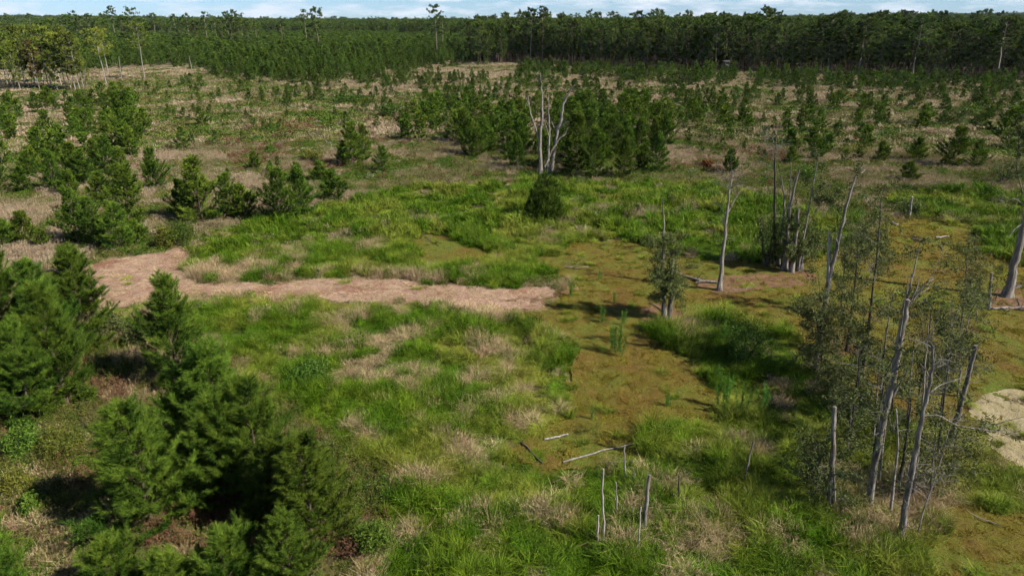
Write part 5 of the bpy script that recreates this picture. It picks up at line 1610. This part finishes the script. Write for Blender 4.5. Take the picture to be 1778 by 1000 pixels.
# --- tall feathery weeds standing singly on the pond bed
r = np.random.default_rng(21)
FN = []
for k in range(4):
    S, Fr = MB(), MB()
    for s in range(r.integers(5, 9)):
        p0 = np.append(r.normal(size=2) * 0.12, -0.03)
        d = unit(np.array([0, 0, 1]) + r.normal(size=3) * 0.10)
        h = 1.1 + 0.6 * r.random()
        tube(S, [p0, p0 + d * h * 0.5, p0 + d * h], [0.010, 0.008, 0.003], 3, 0.5)
        f = np.linspace(0.15, 1, 16)
        needles(Fr, p0 + d * (h * f)[:, None], np.repeat([d], 16, 0) + r.normal(size=(16, 3)) * 0.2, 0.12, 9, 0.16, 0.02, r, (20, 60))
    FN.append((S.mesh('weed_stem', M['fennel'], True), Fr.mesh('weed_fronds', M['fennel'])))
for j, (fx, fy, s, lab) in enumerate([
        (991, 516, 0.9, 'pale feathery weed near the tip of the mown track'), (1065, 612, 1.1, 'left of the two tall feathery weeds in the middle of the pond bed'),
        (1074, 618, 1.35, 'taller, right of the two feathery weeds in the middle of the pond bed'), (1046, 562, 0.8, 'small feathery weed left of the twin stemmed snag'),
        (1082, 566, 0.8, 'feathery weed in the shade beside the twin stemmed snag'), (1256, 710, 1.2, 'feathery weed at the pond edge, left of a close pair'),
        (1286, 728, 1.25, 'feathery weed at the pond edge, right of a close pair'), (1322, 720, 1.1, 'feathery weed in dark grass right of the close pair'),
        (1066, 528, 0.7, 'small feathery weed on the bed between two long shadows'), (1245, 666, 0.7, 'yellowish weed beside the grassy island'),
        (1040, 490, 0.7, 'small weed in the upper long shadow on the pond bed'), (1160, 706, 0.55, 'tiny weed on open moss below the island'), (1028, 730, 0.55, 'tiny weed on the moss above the short white log'),
        (1255, 600, 1.0, 'feathery weed on the crest of the grassy island')]):
    p = G(fx, fy)
    t = thing('feathery_weed', lab, 'weed', (p[0], p[1], 0.02), r.random() * 6.28, 'feathery weeds of the pond bed', s)
    part('stem', FN[j % 4][0], t)
    part('fronds', FN[j % 4][1], t)

# --- hunting stand at the forest edge
p = G(1257, 129)
t = thing('hunting_stand', 'small boxy hunting stand on legs against the dark forest edge', 'hunting stand', (p[0], p[1] - 1.5, 0), 0.25)


def box(B, c, s):
    c, s = np.array(c), np.array(s) / 2
    V = np.array([[i, j, k] for i in (-1, 1) for j in (-1, 1) for k in (-1, 1)]) * s + c
    B.add(V, [[0, 1, 3, 2], [4, 6, 7, 5], [0, 4, 5, 1], [2, 3, 7, 6], [0, 2, 6, 4], [1, 5, 7, 3]])


for sx in (-1, 1):
    for sy in (-1, 1):
        B = MB()
        tube(B, [(sx * 1.0, sy * 1.0, -0.1), (sx * 0.75, sy * 0.75, 2.6)], [0.07, 0.07], 5)
        part('leg', B.mesh('stand_leg', M['bark_grey']), t)
        B = MB()
        box(B, (sx * 0.8, sy * 0.8, 4.25), (0.09, 0.09, 1.1))
        part('corner_post', B.mesh('stand_post', M['bark_grey']), t)
B = MB()
box(B, (0, 0, 2.68), (1.8, 1.8, 0.12))
part('platform', B.mesh('stand_platform', M['stand']), t)
for nm, c, s in (('wall', (0, -0.85, 3.25), (1.74, 0.06, 0.98)), ('wall', (0, 0.85, 3.25), (1.74, 0.06, 0.98)), ('wall', (-0.85, 0, 3.25), (0.06, 1.62, 0.98)), ('wall', (0.85, 0, 3.25), (0.06, 1.62, 0.98))):
    B = MB()
    box(B, c, s)
    part(nm, B.mesh('stand_wall', M['stand']), t)
B = MB()
box(B, (0, 0, 4.86), (2.2, 2.2, 0.10))
part('roof', B.mesh('stand_roof', M['tin']), t)
B = MB()
for sx in (-0.25, 0.25):
    tube(B, [(1.9, sx, 0), (0.92, sx, 2.8)], [0.045, 0.045], 4)
for k in range(8):
    f = (k + 0.5) / 8
    tube(B, [(1.9 - 0.98 * f, -0.25, 2.8 * f), (1.9 - 0.98 * f, 0.25, 2.8 * f)], [0.03, 0.03], 4)
part('ladder', B.mesh('stand_ladder', M['wood_white']), t)


# ------------------------------------------------------------------ the air: thin even haze round everything on the ground
if HAZE:
    B = MB()
    box(B, (0, 1700, 40), (8200, 4400, 140))
    hz = part('haze', B.mesh('haze', []))
    m, t_, o_ = mat_new('thin_haze')
    pv = N(t_, 'ShaderNodeVolumePrincipled')
    pv.inputs['Color'].default_value = (0.80, 0.90, 1.0, 1)
    pv.inputs['Density'].default_value = HAZE
    pv.inputs['Anisotropy'].default_value = 0.2
    t_.links.new(pv.outputs[0], o_.inputs['Volume'])
    hz.data.materials.append(m)
    tag(hz, 'thin pale blue haze over the far forest', None, None, 'stuff')
